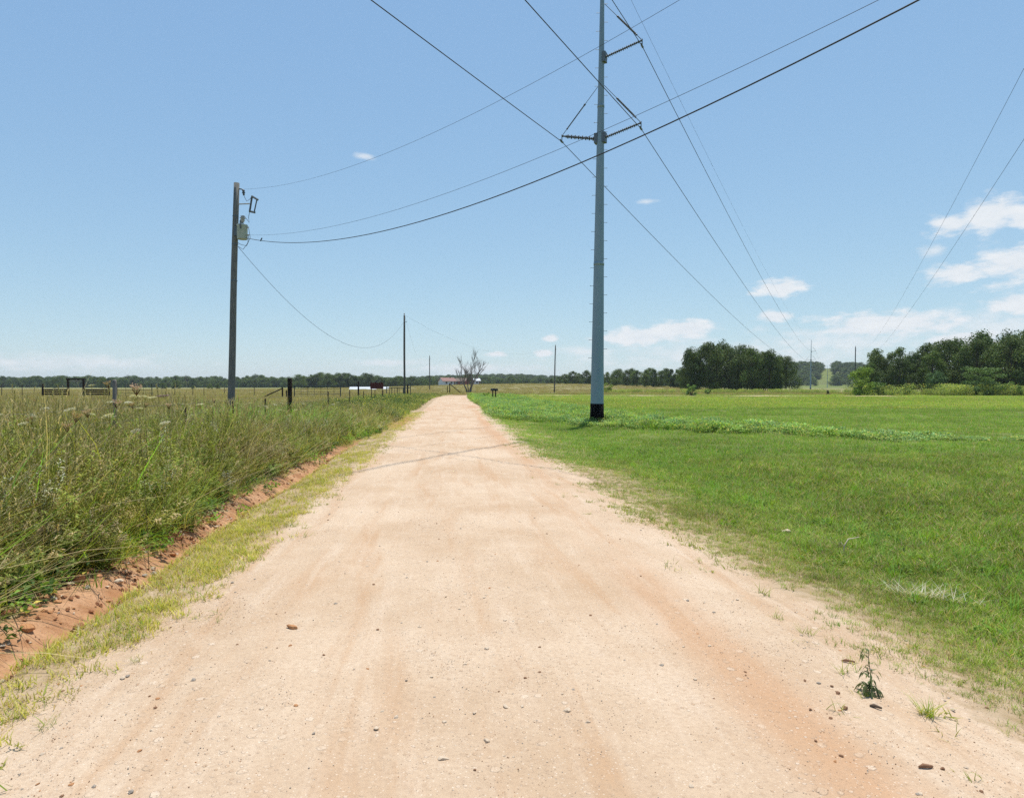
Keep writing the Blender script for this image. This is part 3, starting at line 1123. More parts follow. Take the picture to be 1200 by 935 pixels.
ang_ = rng.uniform(0, 6.28, n)
rot = np.stack([rng.normal(0, .27, n), rng.normal(.05, .27, n), ang_], 1)
s = rng.uniform(.85, 1.15, n)
scl = np.stack([s * 1.1, s * 1.1, s * hs * (.99)], 1)
scatter('tall_verge_grass', C_TALL, np.stack([X, Y, G(X, Y) - .02], 1), rot, scl, idx,
        rng.uniform(-.35, .35, n) + .12 * zone + .12 * wob(X, Y, 3.1, 1), 'waist high tangle of weeds and seeding grass left of the road', 'tall grass')
# far part of the same verge
C_TALLF = proto_collection('tall_far', [
    leafpatch(61, .45, 150, (.1, .75), .10, (.13, .19, .045), .35, .2), leafpatch(62, .45, 150, (.1, .7), .09, (.12, .18, .06), .3, .12),
    patch(63, .45, 110, (.4, .9), .014, ((OLIVE, .6), (STRAW, .4)), 3, .4), patch(64, .4, 90, (.4, .85), .016, ((LUSH, .5), (YELLOW, .2), (OLIVE, .3)), 3, .4)])
X, Y = poisson(-22, -4, 30, 104, 5.5)
u = X - rc(Y)
keep = in_view(X, Y) & (u < -2.75 + .25 * n2(X, Y, 8)) & (u > -7.5 + 1.2 * wob(X, Y, .7)) & (bend_dist(X, Y) > 3)
X, Y, u = X[keep], Y[keep], u[keep]
go('far_verge_weeds', C_TALLF, 4, X, Y, .8, 1.2, .2, 'weeds growing along the wire fence left of the road', 'weeds',
   sz=(.5 + .38 * sstep(-2.8, -3.8, u)) * (1 - .25 * sstep(50, 95, Y)), tilt=.06, tint0=.15 * wob(X, Y, .4))

# low growth at the foot of the bank and yellow grass strip beside the road
C_STRIP = proto_collection('strip', [
    turf(71, 16, (.03, .09), .006, .07, ((YELLOW, .8), (STRAW, .2)), .9), turf(72, 14, (.02, .06), .006, .08, ((YELLOW, .5), (STRAW, .5)), 1.0),
    turf(73, 14, (.03, .08), .007, .06, ((GREEN, .35), (YELLOW, .65)), .9), turf(74, 14, (.02, .05), .005, .08, ((STRAW, .8), (BROWN, .2)), 1.0)])
X, Y = [], []
for (y0, y1, d) in ((2.0, 9, 620), (9, 16, 300), (16, 40, 110)):
    x, y = poisson(-6.5, -1.5, y0, y1, d)
    X.append(x)
    Y.append(y)
X, Y = np.concatenate(X), np.concatenate(Y)
u = X - rc(Y)
le = le_(Y)
c0 = (-le - 2.72) / 2 + .03
wd = (2.72 - le) * .5 + .06 + .12 * sstep(14, 24, Y)
d1 = np.exp(-((u - c0 + .09 * n2(X, Y, 3)) / wd) ** 4) * (.22 + .78 * sstep(-.5, .25, n2(X * 1.3, Y * 1.3, 12)))
keep = in_view(X, Y, .1) & (rng.uniform(size=len(X)) < d1)
X, Y = X[keep], Y[keep]
go('yellow_grass_strip', C_STRIP, 4, X, Y, .6, 1.1, .2, 'low yellowing grass strip along the left edge of the road', 'grass')

C_FOOT = proto_collection('foot', [
    turf(81, 14, (.08, .22), .009, .08, ((LUSH, .5), (GREEN, .5)), .6), turf(82, 14, (.10, .3), .009, .07, ((GREEN, .7), (STRAW, .3)), .6),
    leafpatch(83, .12, 26, (.02, .16), .08, LUSH, .55, .05), leafpatch(84, .12, 24, (.02, .14), .07, (.08, .16, .03), .5, .05)])
X, Y = [], []
for (y0, y1, d) in ((1.5, 9, 130), (9, 26, 80)):
    x, y = poisson(-8, -2.4, y0, y1, d)
    X.append(x)
    Y.append(y)
X, Y = np.concatenate(X), np.concatenate(Y)
u = X - rc(Y)
d1 = np.exp(-((u + 3.5 - .75 * sstep(15, 24, Y) + .15 * n2(X, Y, 8)) / .22) ** 2) * (.35 + .65 * sstep(-.4, .3, n2(X, Y, 1)))
keep = in_view(X, Y, .1) & (rng.uniform(size=len(X)) < d1)
X, Y = X[keep], Y[keep]
go('bank_foot_grass', C_FOOT, 4, X, Y, .7, 1.25, .25, 'green grass and broad leaves at the foot of the weedy bank', 'grass')

# hay field
C_HAY = proto_collection('hay', [
    patch(91, .8, 170, (.2, .5), .022, ((TAN, .65), (OLIVE, .2), (BROWN, .15)), 2, .45),
    patch(92, .8, 170, (.2, .45), .022, ((TAN, .5), (OLIVE, .3), (BROWN, .2)), 2, .45),
    patch(93, .8, 150, (.2, .5), .024, ((OLIVE, .45), (STRAW, .1), (TAN, .45)), 2, .45)])
X, Y = [], []
for (x0, x1, y0, y1, d) in ((-45, -10, 9, 55, 2.2), (-130, -12, 55, 130, .75), (-260, 70, 118, 330, .16)):
    x, y = poisson(x0, x1, y0, y1, d)
    X.append(x)
    Y.append(y)
X, Y = np.concatenate(X), np.concatenate(Y)
u = X - rc(Y)
keep = in_view(X, Y) & ((u < -8.2) | (Y > 117)) & (bend_dist(X, Y) > 3)
X, Y = X[keep], Y[keep]
sc = 1 + .8 * sstep(60, 250, Y)
go('hay_field_grass', C_HAY, 3, X, Y, .9, 1.3, .12, 'tan uncut hay grass across the field left of the road', 'grass', tilt=.03,
   sz=.85 / np.sqrt(sc), tint0=.12 * wob(X, Y, .11) - .06)

# straggling plants on the sandy edges
C_STRAG = proto_collection('straggle', [
    turf(101, 10, (.02, .07), .004, .05, ((GREEN, .5), (OLIVE, .5)), 1.3), turf(102, 12, (.015, .05), .004, .07, ((OLIVE, .6), (STRAW, .4)), 1.6),
    turf(103, 16, (.01, .035), .008, .05, ((OLIVE, .8), (GREEN, .2)), 2.2)])
X, Y = poisson(-4, 4, 2.0, 20, 90)
u = X - rc(Y)
cl = sstep(-.12, .35, n2(X * .9, Y * .9, 15))
d1 = np.exp(-((u - re_(Y) - .12) / .36) ** 2) * .95 * cl + np.exp(-((u + le_(Y) - .15) / .2) ** 2) * .35 * cl
keep = in_view(X, Y) & (rng.uniform(size=len(X)) < d1)
X, Y = X[keep], Y[keep]
go('straggling_grass', C_STRAG, 3, X, Y, .7, 1.5, .25, 'thin straggling grass on the sandy road shoulders', 'grass')

# ------------------------------------------------------------------ loose gravel
def rock_mesh(name, seed, mat, flat=.55, n=2, rough=.22):
    import bmesh
    bm = bmesh.new()
    bmesh.ops.create_icosphere(bm, subdivisions=n, radius=1.0)
    r = np.random.default_rng(seed)
    planes = [Vector(r.normal(size=3)).normalized() for _ in range(15)]
    offs = r.uniform(.42, .92, 15)
    for v in bm.verts:
        for p, o in zip(planes, offs):
            d = v.co.dot(p)
            if d > o:
                v.co -= p * (d - o)
        v.co += Vector(r.normal(0, rough * .2, 3))
        v.co.z *= flat
    sx = r.uniform(.75, 1.1)
    for v in bm.verts:
        v.co.x *= sx
    me = bpy.data.meshes.new(name)
    bm.to_mesh(me)
    bm.free()
    me.materials.append(mat)
    return me


C_PEB = proto_collection('pebble', [rock_mesh('pebble_%d' % i, 200 + i, mt, .5, 1) for i, mt in enumerate(
    (M_STONE_P, M_STONE_P, M_STONE_O, M_STONE_P, M_STONE_G, M_STONE_B))])
X, Y = [], []
for (y0, y1, d) in ((1.6, 5, 1900), (5, 9, 800), (9, 18, 160)):
    x, y = poisson(-4.2, 3.2, y0, y1, d)
    X.append(x)
    Y.append(y)
X, Y = np.concatenate(X), np.concatenate(Y)
u = X - rc(Y)
s_, r_, t_ = weights(X, Y)
band = .30 + .7 * np.maximum(np.exp(-(u / .35) ** 2), sstep(1.3, 1.8, np.abs(u)))
band *= .35 + .9 * sstep(-.3, .6, n2(X, Y, 20))
keep = in_view(X, Y) & (rng.uniform(size=len(X)) < np.maximum(s_ * band, r_ * .35))
X, Y, u = X[keep], Y[keep], u[keep]
n = len(X)
size = .0022 + .0032 * rng.uniform(size=n) ** 3 + .015 * (rng.uniform(size=n) > .975) * rng.uniform(size=n)
lift = np.where((u > -2.34) & (u < 2.33), road_relief(X, Y, u), 0)
scatter('gravel', C_PEB, np.stack([X, Y, G(X, Y) + lift + size * .1], 1), np.stack([rng.normal(0, .2, n), rng.normal(0, .2, n), rng.uniform(0, 6.28, n)], 1),
        np.repeat(size[:, None], 3, 1), rng.choice(6, n, p=[.16, .15, .15, .12, .20, .22]), np.zeros(n),
        'loose small gravel on the sandy road', 'gravel')


C_RUB = proto_collection('rubble', [rock_mesh('rubble_%d' % i, 230 + i, mt, .6, 1, .6) for i, mt in enumerate((M_CLAY, M_CLAY, M_STONE_O, M_STONE_P))])
X, Y = [], []
for (y0, y1, d) in ((3, 9, 2600), (9, 20, 800)):
    x, y = poisson(-6.5, -2, y0, y1, d)
    X.append(x)
    Y.append(y)
X, Y = np.concatenate(X), np.concatenate(Y)
u = X - rc(Y)
ce = -2.95 + 0 * Y
d1 = np.exp(-((u - ce + .36) / .22) ** 2) * .95 + np.exp(-((u - ce - .22) / .09) ** 2) * .55 + .12 * np.exp(-((u - ce) / .3) ** 2)
d1 *= .12 + .88 * sstep(-.25, .45, n2(X, Y, 31))
keep = in_view(X, Y, .1) & (rng.uniform(size=len(X)) < d1 * (1 - sstep(14, 20, Y)))
X, Y = X[keep], Y[keep]
n = len(X)
size = .005 + .032 * rng.uniform(size=n) ** 4
scatter('gully_rubble', C_RUB, np.stack([X, Y, G(X, Y) + size * .25], 1), rng.uniform(0, 6.28, (n, 3)) * np.array([.1, .1, 1]),
        np.repeat(size[:, None], 3, 1), rng.choice(4, n, p=[.38, .27, .2, .15]), np.zeros(n), 'crumbled clay and small stones along the gully edges', 'rubble')


# ------------------------------------------------------------------ steel transmission poles
def shed_profile(L, core, big, small, pitch=.085, m0=.1, m1=.06):
    pr = [(0, core * 1.5), (m0, core * 1.5), (m0, core)]
    t, k = m0 + .02, 0
    while t < L - m1 - pitch:
        r_ = big if k % 2 == 0 else small
        pr += [(t, core), (t + .012, r_), (t + .03, r_ * .96), (t + .04, core)]
        t += pitch * .8
        k += 1
    pr += [(L - m1, core), (L - m1, core * 1.4), (L, core * 1.4)]
    return pr


LINE = math.atan2(128, 270)          # the line runs this far right of the view
POLE_H = 22.0


def shaft_r(z):
    return .318 - .0113 * z


def transmission_pole(loc, label, bolts=True):
    root = empty('transmission_pole', loc, -LINE)
    lx, ly = .0095, .004

    def ax(z):
        return Vector((lx * z, ly * z, z))
    zs = [-.6, 0, 4, 8, 12, 16, 20, POLE_H]
    MB().tube([ax(z) for z in zs], [shaft_r(z) for z in zs], 20).build('shaft', M_STEEL, root, True)
    MB().tube([ax(z) for z in (-.5, .86)], [shaft_r(-.5) + .008, shaft_r(.86) + .008], 20).build('ground_sleeve', M_BLACK, root, True)
    MB().tube([ax(POLE_H), ax(POLE_H + .06)], [.1, .09], 16).build('cap', M_STEEL, root)
    for z in (7.3, 14.6):
        MB().tube([ax(z), ax(z + .16)], shaft_r(z) + .012, 20).build('joint_collar', M_STEEL, root, True)
    if bolts:
        bm_ = MB()
        bm_.tube([(0, 0, 0), (.15, 0, 0)], .010, 6)
        bm_.tube([(.15, 0, 0), (.162, 0, 0)], .02, 6)
        bme = mesh_from('step_bolt', bm_.V, bm_.F, M_BOLT)
        k = 0
        z = 3.0
        while z < 21.5:
            sgn = -1 if k % 2 == 0 else 1
            o = link('step_bolt', bme, root)
            q = math.pi * (k % 2 == 0) + LINE
            p = ax(z)
            rr = shaft_r(z) - .01
            o.location = (p.x + rr * math.cos(q), p.y + rr * math.sin(q), z)
            o.rotation_euler = (0, 0, q)
            k += 1
            z += .42
    tips = []
    for (zr, zt, zb, s) in ((16.9, 17.3, 19.35, 1), (13.2, 13.6, 15.6, 1), (13.2, 13.6, 15.6, -1)):
        r0 = shaft_r(zr)
        p0 = ax(zr) + Vector((s * (r0 + .05), 0, 0))
        tip = ax(zr) + Vector((s * 1.92, 0, zt - zr))
        MB().box(ax(zr) + Vector((s * (r0 + .02), 0, 0)), (.16, .30, .46)).build('mounting_bracket', M_BOLT, root)
        L = (tip - p0).length
        MB().lathe(p0, tip, shed_profile(L, .035, .085 if s > 0 else .10, .07, .115), 10).build('line_post_insulator', M_INS, root, True)
        pb = ax(zb) + Vector((s * (shaft_r(zb) + .02), 0, 0))
        d = tip - pb
        a = pb + d * .34
        b = pb + d * .86
        MB().bar(pb, a, .014).build('brace_rod', M_BOLT, root)
        MB().bar(b, tip, .016).build('brace_link', M_BOLT, root)
        MB().lathe(a, b, shed_profile((b - a).length, .028, .05 if s > 0 else .03, .042 if s > 0 else .026, .06), 8).build('brace_insulator', M_INS, root, True)
        cl = MB()
        cl.tube([tip + Vector((0, 0, .06)), tip + Vector((0, 0, -.24))], .022, 6)
        cl.tube([tip + Vector((0, -.22, -.22)), tip + Vector((0, -.1, -.27)), tip + Vector((0, .1, -.27)), tip + Vector((0, .22, -.22))], [.02, .045, .045, .02], 8)
        cl.build('conductor_clamp', M_BOLT, root)
        tips.append(tip + Vector((0, 0, -.27)))
    tips.append(ax(POLE_H) + Vector((0.05, 0, .1)))
    tag(root, label, 'power pole', 'steel transmission poles')
    return root, tips


tp0, TIPS = transmission_pole((3.98, 32, gz(3.98, 32)), 'tall tapered grey steel transmission pole with black base and braced insulators')
tp1, _ = transmission_pole((132, 302, gz(132, 302) - .4), 'small grey steel transmission pole standing between the two dark groves', False)
tp2, _ = transmission_pole((264, 572, gz(264, 572) - 3.5), 'tiny far transmission pole in front of the blue wooded hill', False)
rotL = Matrix.Rotation(-LINE, 3, 'Z')
BASE = [Vector((-124, -238, 0)), Vector(tp0.location), Vector(tp1.location), Vector(tp2.location)]


def span(a, b, sag, n=40, t0=0.0, t1=1.0):
    out = []
    for i in range(n + 1):
        t = t0 + (t1 - t0) * i / n
        p = a.lerp(b, t)
        p.z -= 4 * sag * t * (1 - t)
        out.append(p)
    return out


def wire(name, pts, r_, label, group=None, mat=None, n=6):
    o = MB().tube(pts, r_, n).build(name, mat or M_WIRE, None, True)
    tag(o, label, 'wire', group)
    return o


WL = ['heavy conductor clamped to the highest right hand insulator of the steel pole',
      'heavy conductor clamped to the lower right hand insulator of the steel pole',
      'heavy conductor clamped to the left hand insulator of the steel pole',
      'thin shield wire running off the very top of the steel pole']
for k, t in enumerate(TIPS):
    A = [b + rotL @ t for b in BASE]
    sg = 4.2 if k < 3 else 3.4
    pts = span(A[0], A[1], sg, 60, .35, 1)[:-1] + span(A[1], A[2], sg, 60)[:-1] + span(A[2], A[3], sg, 24)
    wire('conductor' if k < 3 else 'shield_wire', pts, .0165 if k < 3 else .007, WL[k], 'wires of the transmission line')


# ------------------------------------------------------------------ wooden utility poles
def pole_shaft(root, h, lean, r0, r1, mat):
    zs = np.linspace(-.5, h, 9)
    MB().tube([(lean * z / h + .012 * math.sin(z * .7), 0, z) for z in zs], [r0 + (r1 - r0) * max(z, 0) / h for z in zs], 14).build('shaft', mat, root, True)


def utility_pole(px, d, h, label, lean=0.0, r0=.14, r1=.10, dz=0.0):
    x = (px - 600) / 800 * d
    root = empty('utility_pole', (x, d, gz(x, d) + dz))
    pole_shaft(root, h, lean, r0, r1, M_POLE_FAR)
    MB().lathe((lean, 0, h), (lean, 0, h + .3), [(0, .03), (.1, .03), (.1, .07), (.16, .09), (.22, .06), (.28, .03)], 8).build('pin_insulator', M_PORC, root, True)
    MB().bar((lean * .85 + r1 + .01, 0, .3), (lean * .97 + r1 + .01, 0, h * .98), .012, 5).build('ground_wire', M_THINWIRE, root)
    MB().tube([(lean * .9, 0, h * .92), (lean * .9 + .35, 0, h * .92)], .03, 6).build('side_pin', M_BOLT, root)
    tag(root, label, 'utility pole', 'bare wooden utility poles')
    return root


up1 = utility_pole(474, 87, 10.5, 'slim dark wooden utility pole beside the wire fence and pipe rail')
up2 = utility_pole(503.5, 205, 10.2, 'short far utility pole standing in hay field before the dead tree')
up3 = utility_pole(649.5, 150, 10.4, 'slim wooden utility pole on the hay field rise behind the weeds', lean=.25)
up4 = utility_pole(726, 330, 8.0, 'faint far utility pole before the mixed green trees', dz=-.8)
up5 = utility_pole(1002, 162, 10.8, 'wooden utility pole rising behind the yellow green shrub and grove')

LP = Vector((-13.2, 32, gz(-13.2, 32)))
lp = empty('utility_pole', LP)
pole_shaft(lp, 10.96, .36, .165, .125, M_POLE)
MB().tube([(.36, 0, 10.7), (.62, -.05, 10.66), (.70, -.05, 10.62)], [.035, .03, .03], 8).build('insulator_pin', M_BOLT, lp)
MB().lathe((.70, -.05, 10.64), (.72, -.05, 10.34), [(0, .03), (.06, .07), (.1, .04), (.14, .08), (.2, .04), (.26, .05)], 8).build('pin_insulator', M_INS, lp, True)
cut = empty('fuse_cutout', (0, 0, 0))
cut.parent = lp
MB().tube([(.43, 0, 9.98), (.98, -.05, 9.99)], .028, 8).build('bracket_arm', M_PORC, cut)
MB().tube([(.99, -.05, 9.66), (1.10, -.05, 10.32)], .045, 8).build('fuse_body', M_INS, cut)
MB().tube([(1.20, -.05, 9.62), (1.33, -.05, 10.2)], .03, 8).build('fuse_tube', M_INS, cut)
MB().tube([(1.08, -.05, 10.34), (1.38, -.05, 10.16)], .05, 6).build('top_contact', M_BOLT, cut)
MB().tube([(.96, -.05, 9.64), (1.24, -.05, 9.58)], .05, 6).build('hinge_contact', M_BOLT, cut)
tr = empty('transformer', (0, 0, 0))
tr.parent = lp
tc_ = Vector((.66, -.12, 0))
MB().lathe(tc_ + Vector((0, 0, 8.32)), tc_ + Vector((0, 0, 9.05)), [(0, .22), (.02, .235), (.62, .235), (.63, .25), (.67, .25), (.70, .19), (.73, .1)], 20).build('tank', M_TRANSF, tr, True)
MB().lathe(tc_ + Vector((.0, -.02, 9.0)), tc_ + Vector((.05, -.02, 9.46)), [(0, .06), (.1, .05), (.12, .10), (.16, .06), (.2, .12), (.25, .07), (.29, .14), (.33, .08), (.38, .11), (.42, .04)], 12).build('bushing', M_PORC, tr, True)
MB().box(tc_ + Vector((.02, -.27, 8.95)), (.05, .05, .36)).build('hanger_lug', M_BOLT, tr)
MB().box(tc_ + Vector((-.3, .02, 8.7)), (.16, .12, .42)).build('pole_bracket', M_BOLT, tr)
for i, z in enumerate((8.85, 8.5)):
    MB().tube([tc_ + Vector((.23, -.06 + .06 * i, z)), tc_ + Vector((.33, -.06, z + .02))], .03, 8).build('low_voltage_terminal', M_PORC, tr)
for i, pts in enumerate(([(.98, -.05, 9.6), (.93, -.05, 9.35), (.98, -.1, 9.1), (.75, -.14, 9.42)],
                         [(.72, -.05, 10.36), (.85, -.05, 10.1), (1.0, -.05, 10.2), (1.1, -.05, 10.34)],
                         [(.95, -.1, 8.85), (1.02, -.1, 8.4), (.85, -.1, 8.02), (.55, -.08, 8.1), (.4, 0, 8.2)],
                         [(.95, -.1, 8.5), (.92, -.14, 8.15), (.7, -.14, 7.85), (.45, -.05, 8.0)])):
    MB().tube(pts, .011, 5).build('jumper_lead', M_WIRE, lp)
for z in (6.4, 8.1, 9.4):
    MB().tube([(.36 * z / 10.96, 0, z), (.36 * z / 10.96, 0, z + .05)], .165 - .004 * z + .012, 14).build('strap', M_BOLT, lp)
tag(lp, 'weathered grey wooden utility pole with pale green transformer above bright green weeds', 'utility pole')

# distribution wires to the pole out of sight on the right
E0 = Vector((22.1, -12, 0))
for nm, z0, z1, sg, r_, lab in (('service_wire', 10.66, 14.43, 3.96, .0038, 'thin bare wire from the top insulator of the transformer pole'),
                                ('service_wire', 8.55, 12.43, 3.59, .0042, 'thin wire just above the thick cable from the transformer pole'),
                                ('service_cable', 8.42, 14.49, 4.86, .0125, 'thick black cable sagging from the transformer pole across the road')):
    a = LP + Vector((.72, -.05, z0))
    b = Vector((E0.x, E0.y, z1))
    wire(nm, span(a, b, sg, 70), r_, lab, 'wires of the transformer pole')
a = LP + Vector((.72, -.05, 8.42))
b = Vector((E0.x, E0.y, 14.49))
p = span(a, b, 4.86, 70)[3]
o = MB().box(p + Vector((0, 0, .05)), (.03, .05, .16), Matrix.Rotation(.5, 3, 'Y')).build('cable_marker', M_BLACK)
tag(o, 'tiny dark marker clipped to the thick cable near the transformer', 'marker')
P474 = Vector(up1.location)
wire('service_wire', span(LP + Vector((.42, 0, 8.0)), P474 + Vector((.1, 0, 9.9)), 4.1, 50), .009,
     'deeply sagging cable between the transformer pole and the slim dark pole', 'wires of the transformer pole')
P503, P650 = Vector(up2.location), Vector(up3.location)
wire('service_wire', span(P474 + Vector((.1, 0, 10.4)), P503 + Vector((0, 0, 10)), 4.5, 30), .006,
     'faint wire from the slim dark pole to the far pole', 'far service wires')
wire('service_wire', span(P474 + Vector((.1, 0, 10.5)), P650 + Vector((0, 0, 10.3)), 3.2, 30), .006,
     'faint wire crossing the road beyond the slim dark pole', 'far service wires')
P5 = Vector(up5.location)
for z5, zn, sg, lab in ((10.7, 10.6, 4.2, 'upper of two thin wires running to the pole behind the yellow shrub'),
                        (9.4, 9.2, 4.3, 'lower of two thin wires running to the pole behind the yellow shrub')):
    wire('line_wire', span(Vector((3.6 - .478 * 22, -22, zn)), P5 + Vector((0, 0, z5)), sg, 80), .0042, lab, 'wires of the right hand line')


# ------------------------------------------------------------------ fences
def post(name, x, y, h, r_, mat, parent, n=8, off=Vector((0, 0, 0)), label=None):
    z = gz(x, y)
    k = MB().tube([(x, y, z - .3), (x, y, z + h * .5), (x + .01, y, z + h - .02), (x + .01, y, z + h)], [r_, r_ * .97, r_ * .95, r_ * .8], n).build(name, mat, parent, True)
    if label:
        k['label'] = label
    return k


def tpost(x, y, h, parent):
    z = gz(x, y)
    b = MB()
    b.box((x, y, z + h / 2 - .15), (.045, .012, h + .3))
    b.box((x, y - .02, z + h / 2 - .15), (.012, .035, h + .3))
    return b.build('steel_post', M_TPOST, parent)


fence = empty('wire_fence', (0, 0, 0))
FX = lambda d: float(rc(d)) - 5.7
post('steel_post', FX(11.4), 11.4, 1.62, .032, M_WOOD_GREY, fence, label='pale grey fence post among the wildflowers')
post('wooden_post', FX(24), 24, 1.78, .085, M_WOOD_DARK, fence, 10, label='thick black creosoted fence post')
for d in (5, 8.2, 14.5, 17.7, 20.8):
    tpost(FX(d), d, 1.12, fence)
for d in (31.5, 38, 43.8, 50, 56, 62, 68, 74, 80):
    tpost(FX(d), d, 1.25 + .06 * math.sin(d * 3), fence)
post('wooden_post', FX(87), 87, 1.7, .1, M_WOOD_DARK, fence)
fy = np.linspace(3, 87, 60)
for hgt in (.35, .65, .92, 1.15):
    MB().tube([(FX(d) + .03, d, gz(FX(d), d) + hgt) for d in fy], .0028, 4).build('strand_wire', M_THINWIRE, fence)
tag(fence, 'barbed wire fence on thin steel posts beside the road weeds', 'fence')

pf = empty('pasture_fence', (0, 0, 0))


def at(px, d):
    return (px - 600) / 800 * d


post('wooden_post', at(50, 90), 90, 1.75, .12, M_WOOD_DARK, pf)
post('wooden_post', at(128, 90), 90, 1.5, .1, M_WOOD_DARK, pf)
for px in (2, 26, 185, 205, 226, 239, 263, 298):
    post('thin_post', at(px, 90), 90, 1.35 if px > 30 else 1.7, .04, M_TPOST, pf)
for (a, b) in ((52, 79), (101, 127)):
    for z in (.45, .75, 1.02):
        MB().box(((at(a, 90) + at(b, 90)) / 2, 89.9, gz(at(a, 90), 90) + z), (at(b, 90) - at(a, 90), .04, .2)).build('rail', M_WOOD_DARK, pf)
for z in (.4, .7, 1.0, 1.25):
    for (a, b) in ((-30, 50), (180, 300)):
        MB().bar((at(a, 90), 90.05, gz(at(a, 90), 90) + z), (at(b, 90), 90.05, gz(at(b, 90), 90) + z), .004, 4).build('strand_wire', M_THINWIRE, pf)
tag(pf, 'cross fence of dark posts and boards far across the hay field', 'fence')

hf = empty('timber_gateway', (at(89, 89.5), 89.5, gz(at(89, 89.5), 89.5)))
for s in (-1, 1):
    MB().box((s * 1.02, 0, 1.2), (.22, .2, 2.6)).build('post', M_WOOD_DARK, hf)
MB().box((0, 0, 2.42), (2.5, .18, .2)).build('crossbeam', M_WOOD_DARK, hf)
MB().box((-.1, -.05, 2.16), (1.7, .05, .13)).build('hanging_board', M_WOOD_GREY, hf)
tag(hf, 'dark timber gateway frame with pale board under its crossbeam', 'gateway')


def pipe_gate(px0, px1, d, h, label, nr=5, nu=5, rt=.035, dz=0.0):
    x0, x1 = at(px0, d), at(px1, d)
    root = empty('pipe_gate', ((x0 + x1) / 2, d, gz((x0 + x1) / 2, d) + dz))
    w = x1 - x0
    for s in (-1, 1):
        MB().tube([(s * w / 2, 0, -.3), (s * w / 2, 0, h + .15)], .06, 8).build('gate_post', M_PIPE, root)
    for k in range(nr):
        z = .25 + (h - .25) * k / (nr - 1)
        MB().bar((-w / 2 + .06, 0, z), (w / 2 - .06, 0, z), rt if k == nr - 1 else .022, 6).build('rail', M_PIPE, root)
    for k in range(1, nu):
        x = -w / 2 + w * k / nu
        MB().bar((x, .03, .22), (x, .03, h), .02, 6).build('upright', M_PIPE, root)
    tag(root, label, 'gate', 'pipe gates in the hay field')
    return root


pipe_gate(137, 178, 90, 1.75, 'tall pipe gate beside the row of thin posts in the hay field', 5, 4)
pipe_gate(345, 399, 80, 1.48, 'long dark green pipe gate behind the thick black post', 5, 7, .075)
for i, (px, d, h, lab) in enumerate(((420, 80, 2.0, 'stout dark gate post standing alone before the white roof'),)):
    o = post('gate_post', at(px, d), d, h, .1, M_WOOD_DARK, None)
    tag(o, lab, 'post')
pr_ = empty('pipe_rail', (at(467, 80), 80, gz(at(467, 80), 80)))
w = at(480, 80) - at(452, 80)
MB().bar((-w / 2, 0, 1.25), (w / 2, 0, 1.25), .05, 6).build('rail', M_PIPE, pr_)
for q in (-.5, -.28, -.05, .2, .5):
    MB().bar((w * q, 0, -.3), (w * q, 0, 1.3 if abs(q) < .5 else 1.5), .045, 6).build('post', M_PIPE, pr_)
tag(pr_, 'short pipe rail fence beside the red sign', 'fence')


def brace(px, d, s, label, h=1.35):
    root = empty('timber_brace', (at(px, d), d, gz(at(px, d), d)))
    MB().tube([(0, 0, -.3), (0, 0, h)], .09, 8).build('post', M_WOOD_DARK, root)
    MB().tube([(s * .45, .05, -.3), (s * .45, .05, h * .75)], .07, 8).build('post', M_WOOD_DARK, root)
    MB().tube([(-s * .05, -.02, h - .15), (-s * 2.1, -.02, .25)], .07, 8).build('diagonal_strut', M_WOOD_DARK, root)
    tag(root, label, 'fence brace', 'timber fence braces')


brace(331, 80, 1, 'timber fence brace with diagonal strut left of the thick black post')
brace(527, 132, -1, 'timber fence brace leaning before the pink roofed farmhouse', 2.1)

sg_ = empty('sign_board', (at(441.7, 51.3), 51.3, gz(at(441.7, 51.3), 51.3)))
MB().box((0, -.03, 1.5), (.98, .03, .46)).build('board', M_SIGN, sg_)
for s in (-1, 1):
    MB().box((s * .40, .012, .65), (.05, .05, 1.7)).build('post', M_TPOST, sg_)
tag(sg_, 'plain dark red rectangular sign board at the wire fence', 'sign')


def mailbox(px, d, rz, label):
    root = empty('mailbox', (at(px, d), d, gz(at(px, d), d)), rz)
    MB().box((0, 0, .5), (.1, .1, 1.45)).build('post', M_WOOD_DARK, root)
    b = MB()
    n = 8
    for yy_ in (-.26, .26):
        for i in range(n + 1):
            a = math.pi * i / n
            b.V.append(Vector((.13 * math.cos(a), yy_, 1.36 + .13 * math.sin(a))))
        b.V += [Vector((-.13, yy_, 1.22)), Vector((.13, yy_, 1.22))]
    m_ = n + 3
    for i in range(m_):
        b.F.append([i, (i + 1) % m_, m_ + (i + 1) % m_, m_ + i])
    b.F.append(list(reversed(range(m_))))
    b.F.append([m_ + i for i in range(m_)])
    b.build('box', M_MAIL, root)
    MB().box((.145, -.1, 1.46), (.012, .04, .2)).build('flag', M_SIGN, root)
    tag(root, label, 'mailbox')


mailbox(577.4, 80, .6, 'black mailbox on post beside the road, the one next to bare field')
mailbox(580.8, 80.3, .9, 'second black mailbox on post, nearer the steel pole')


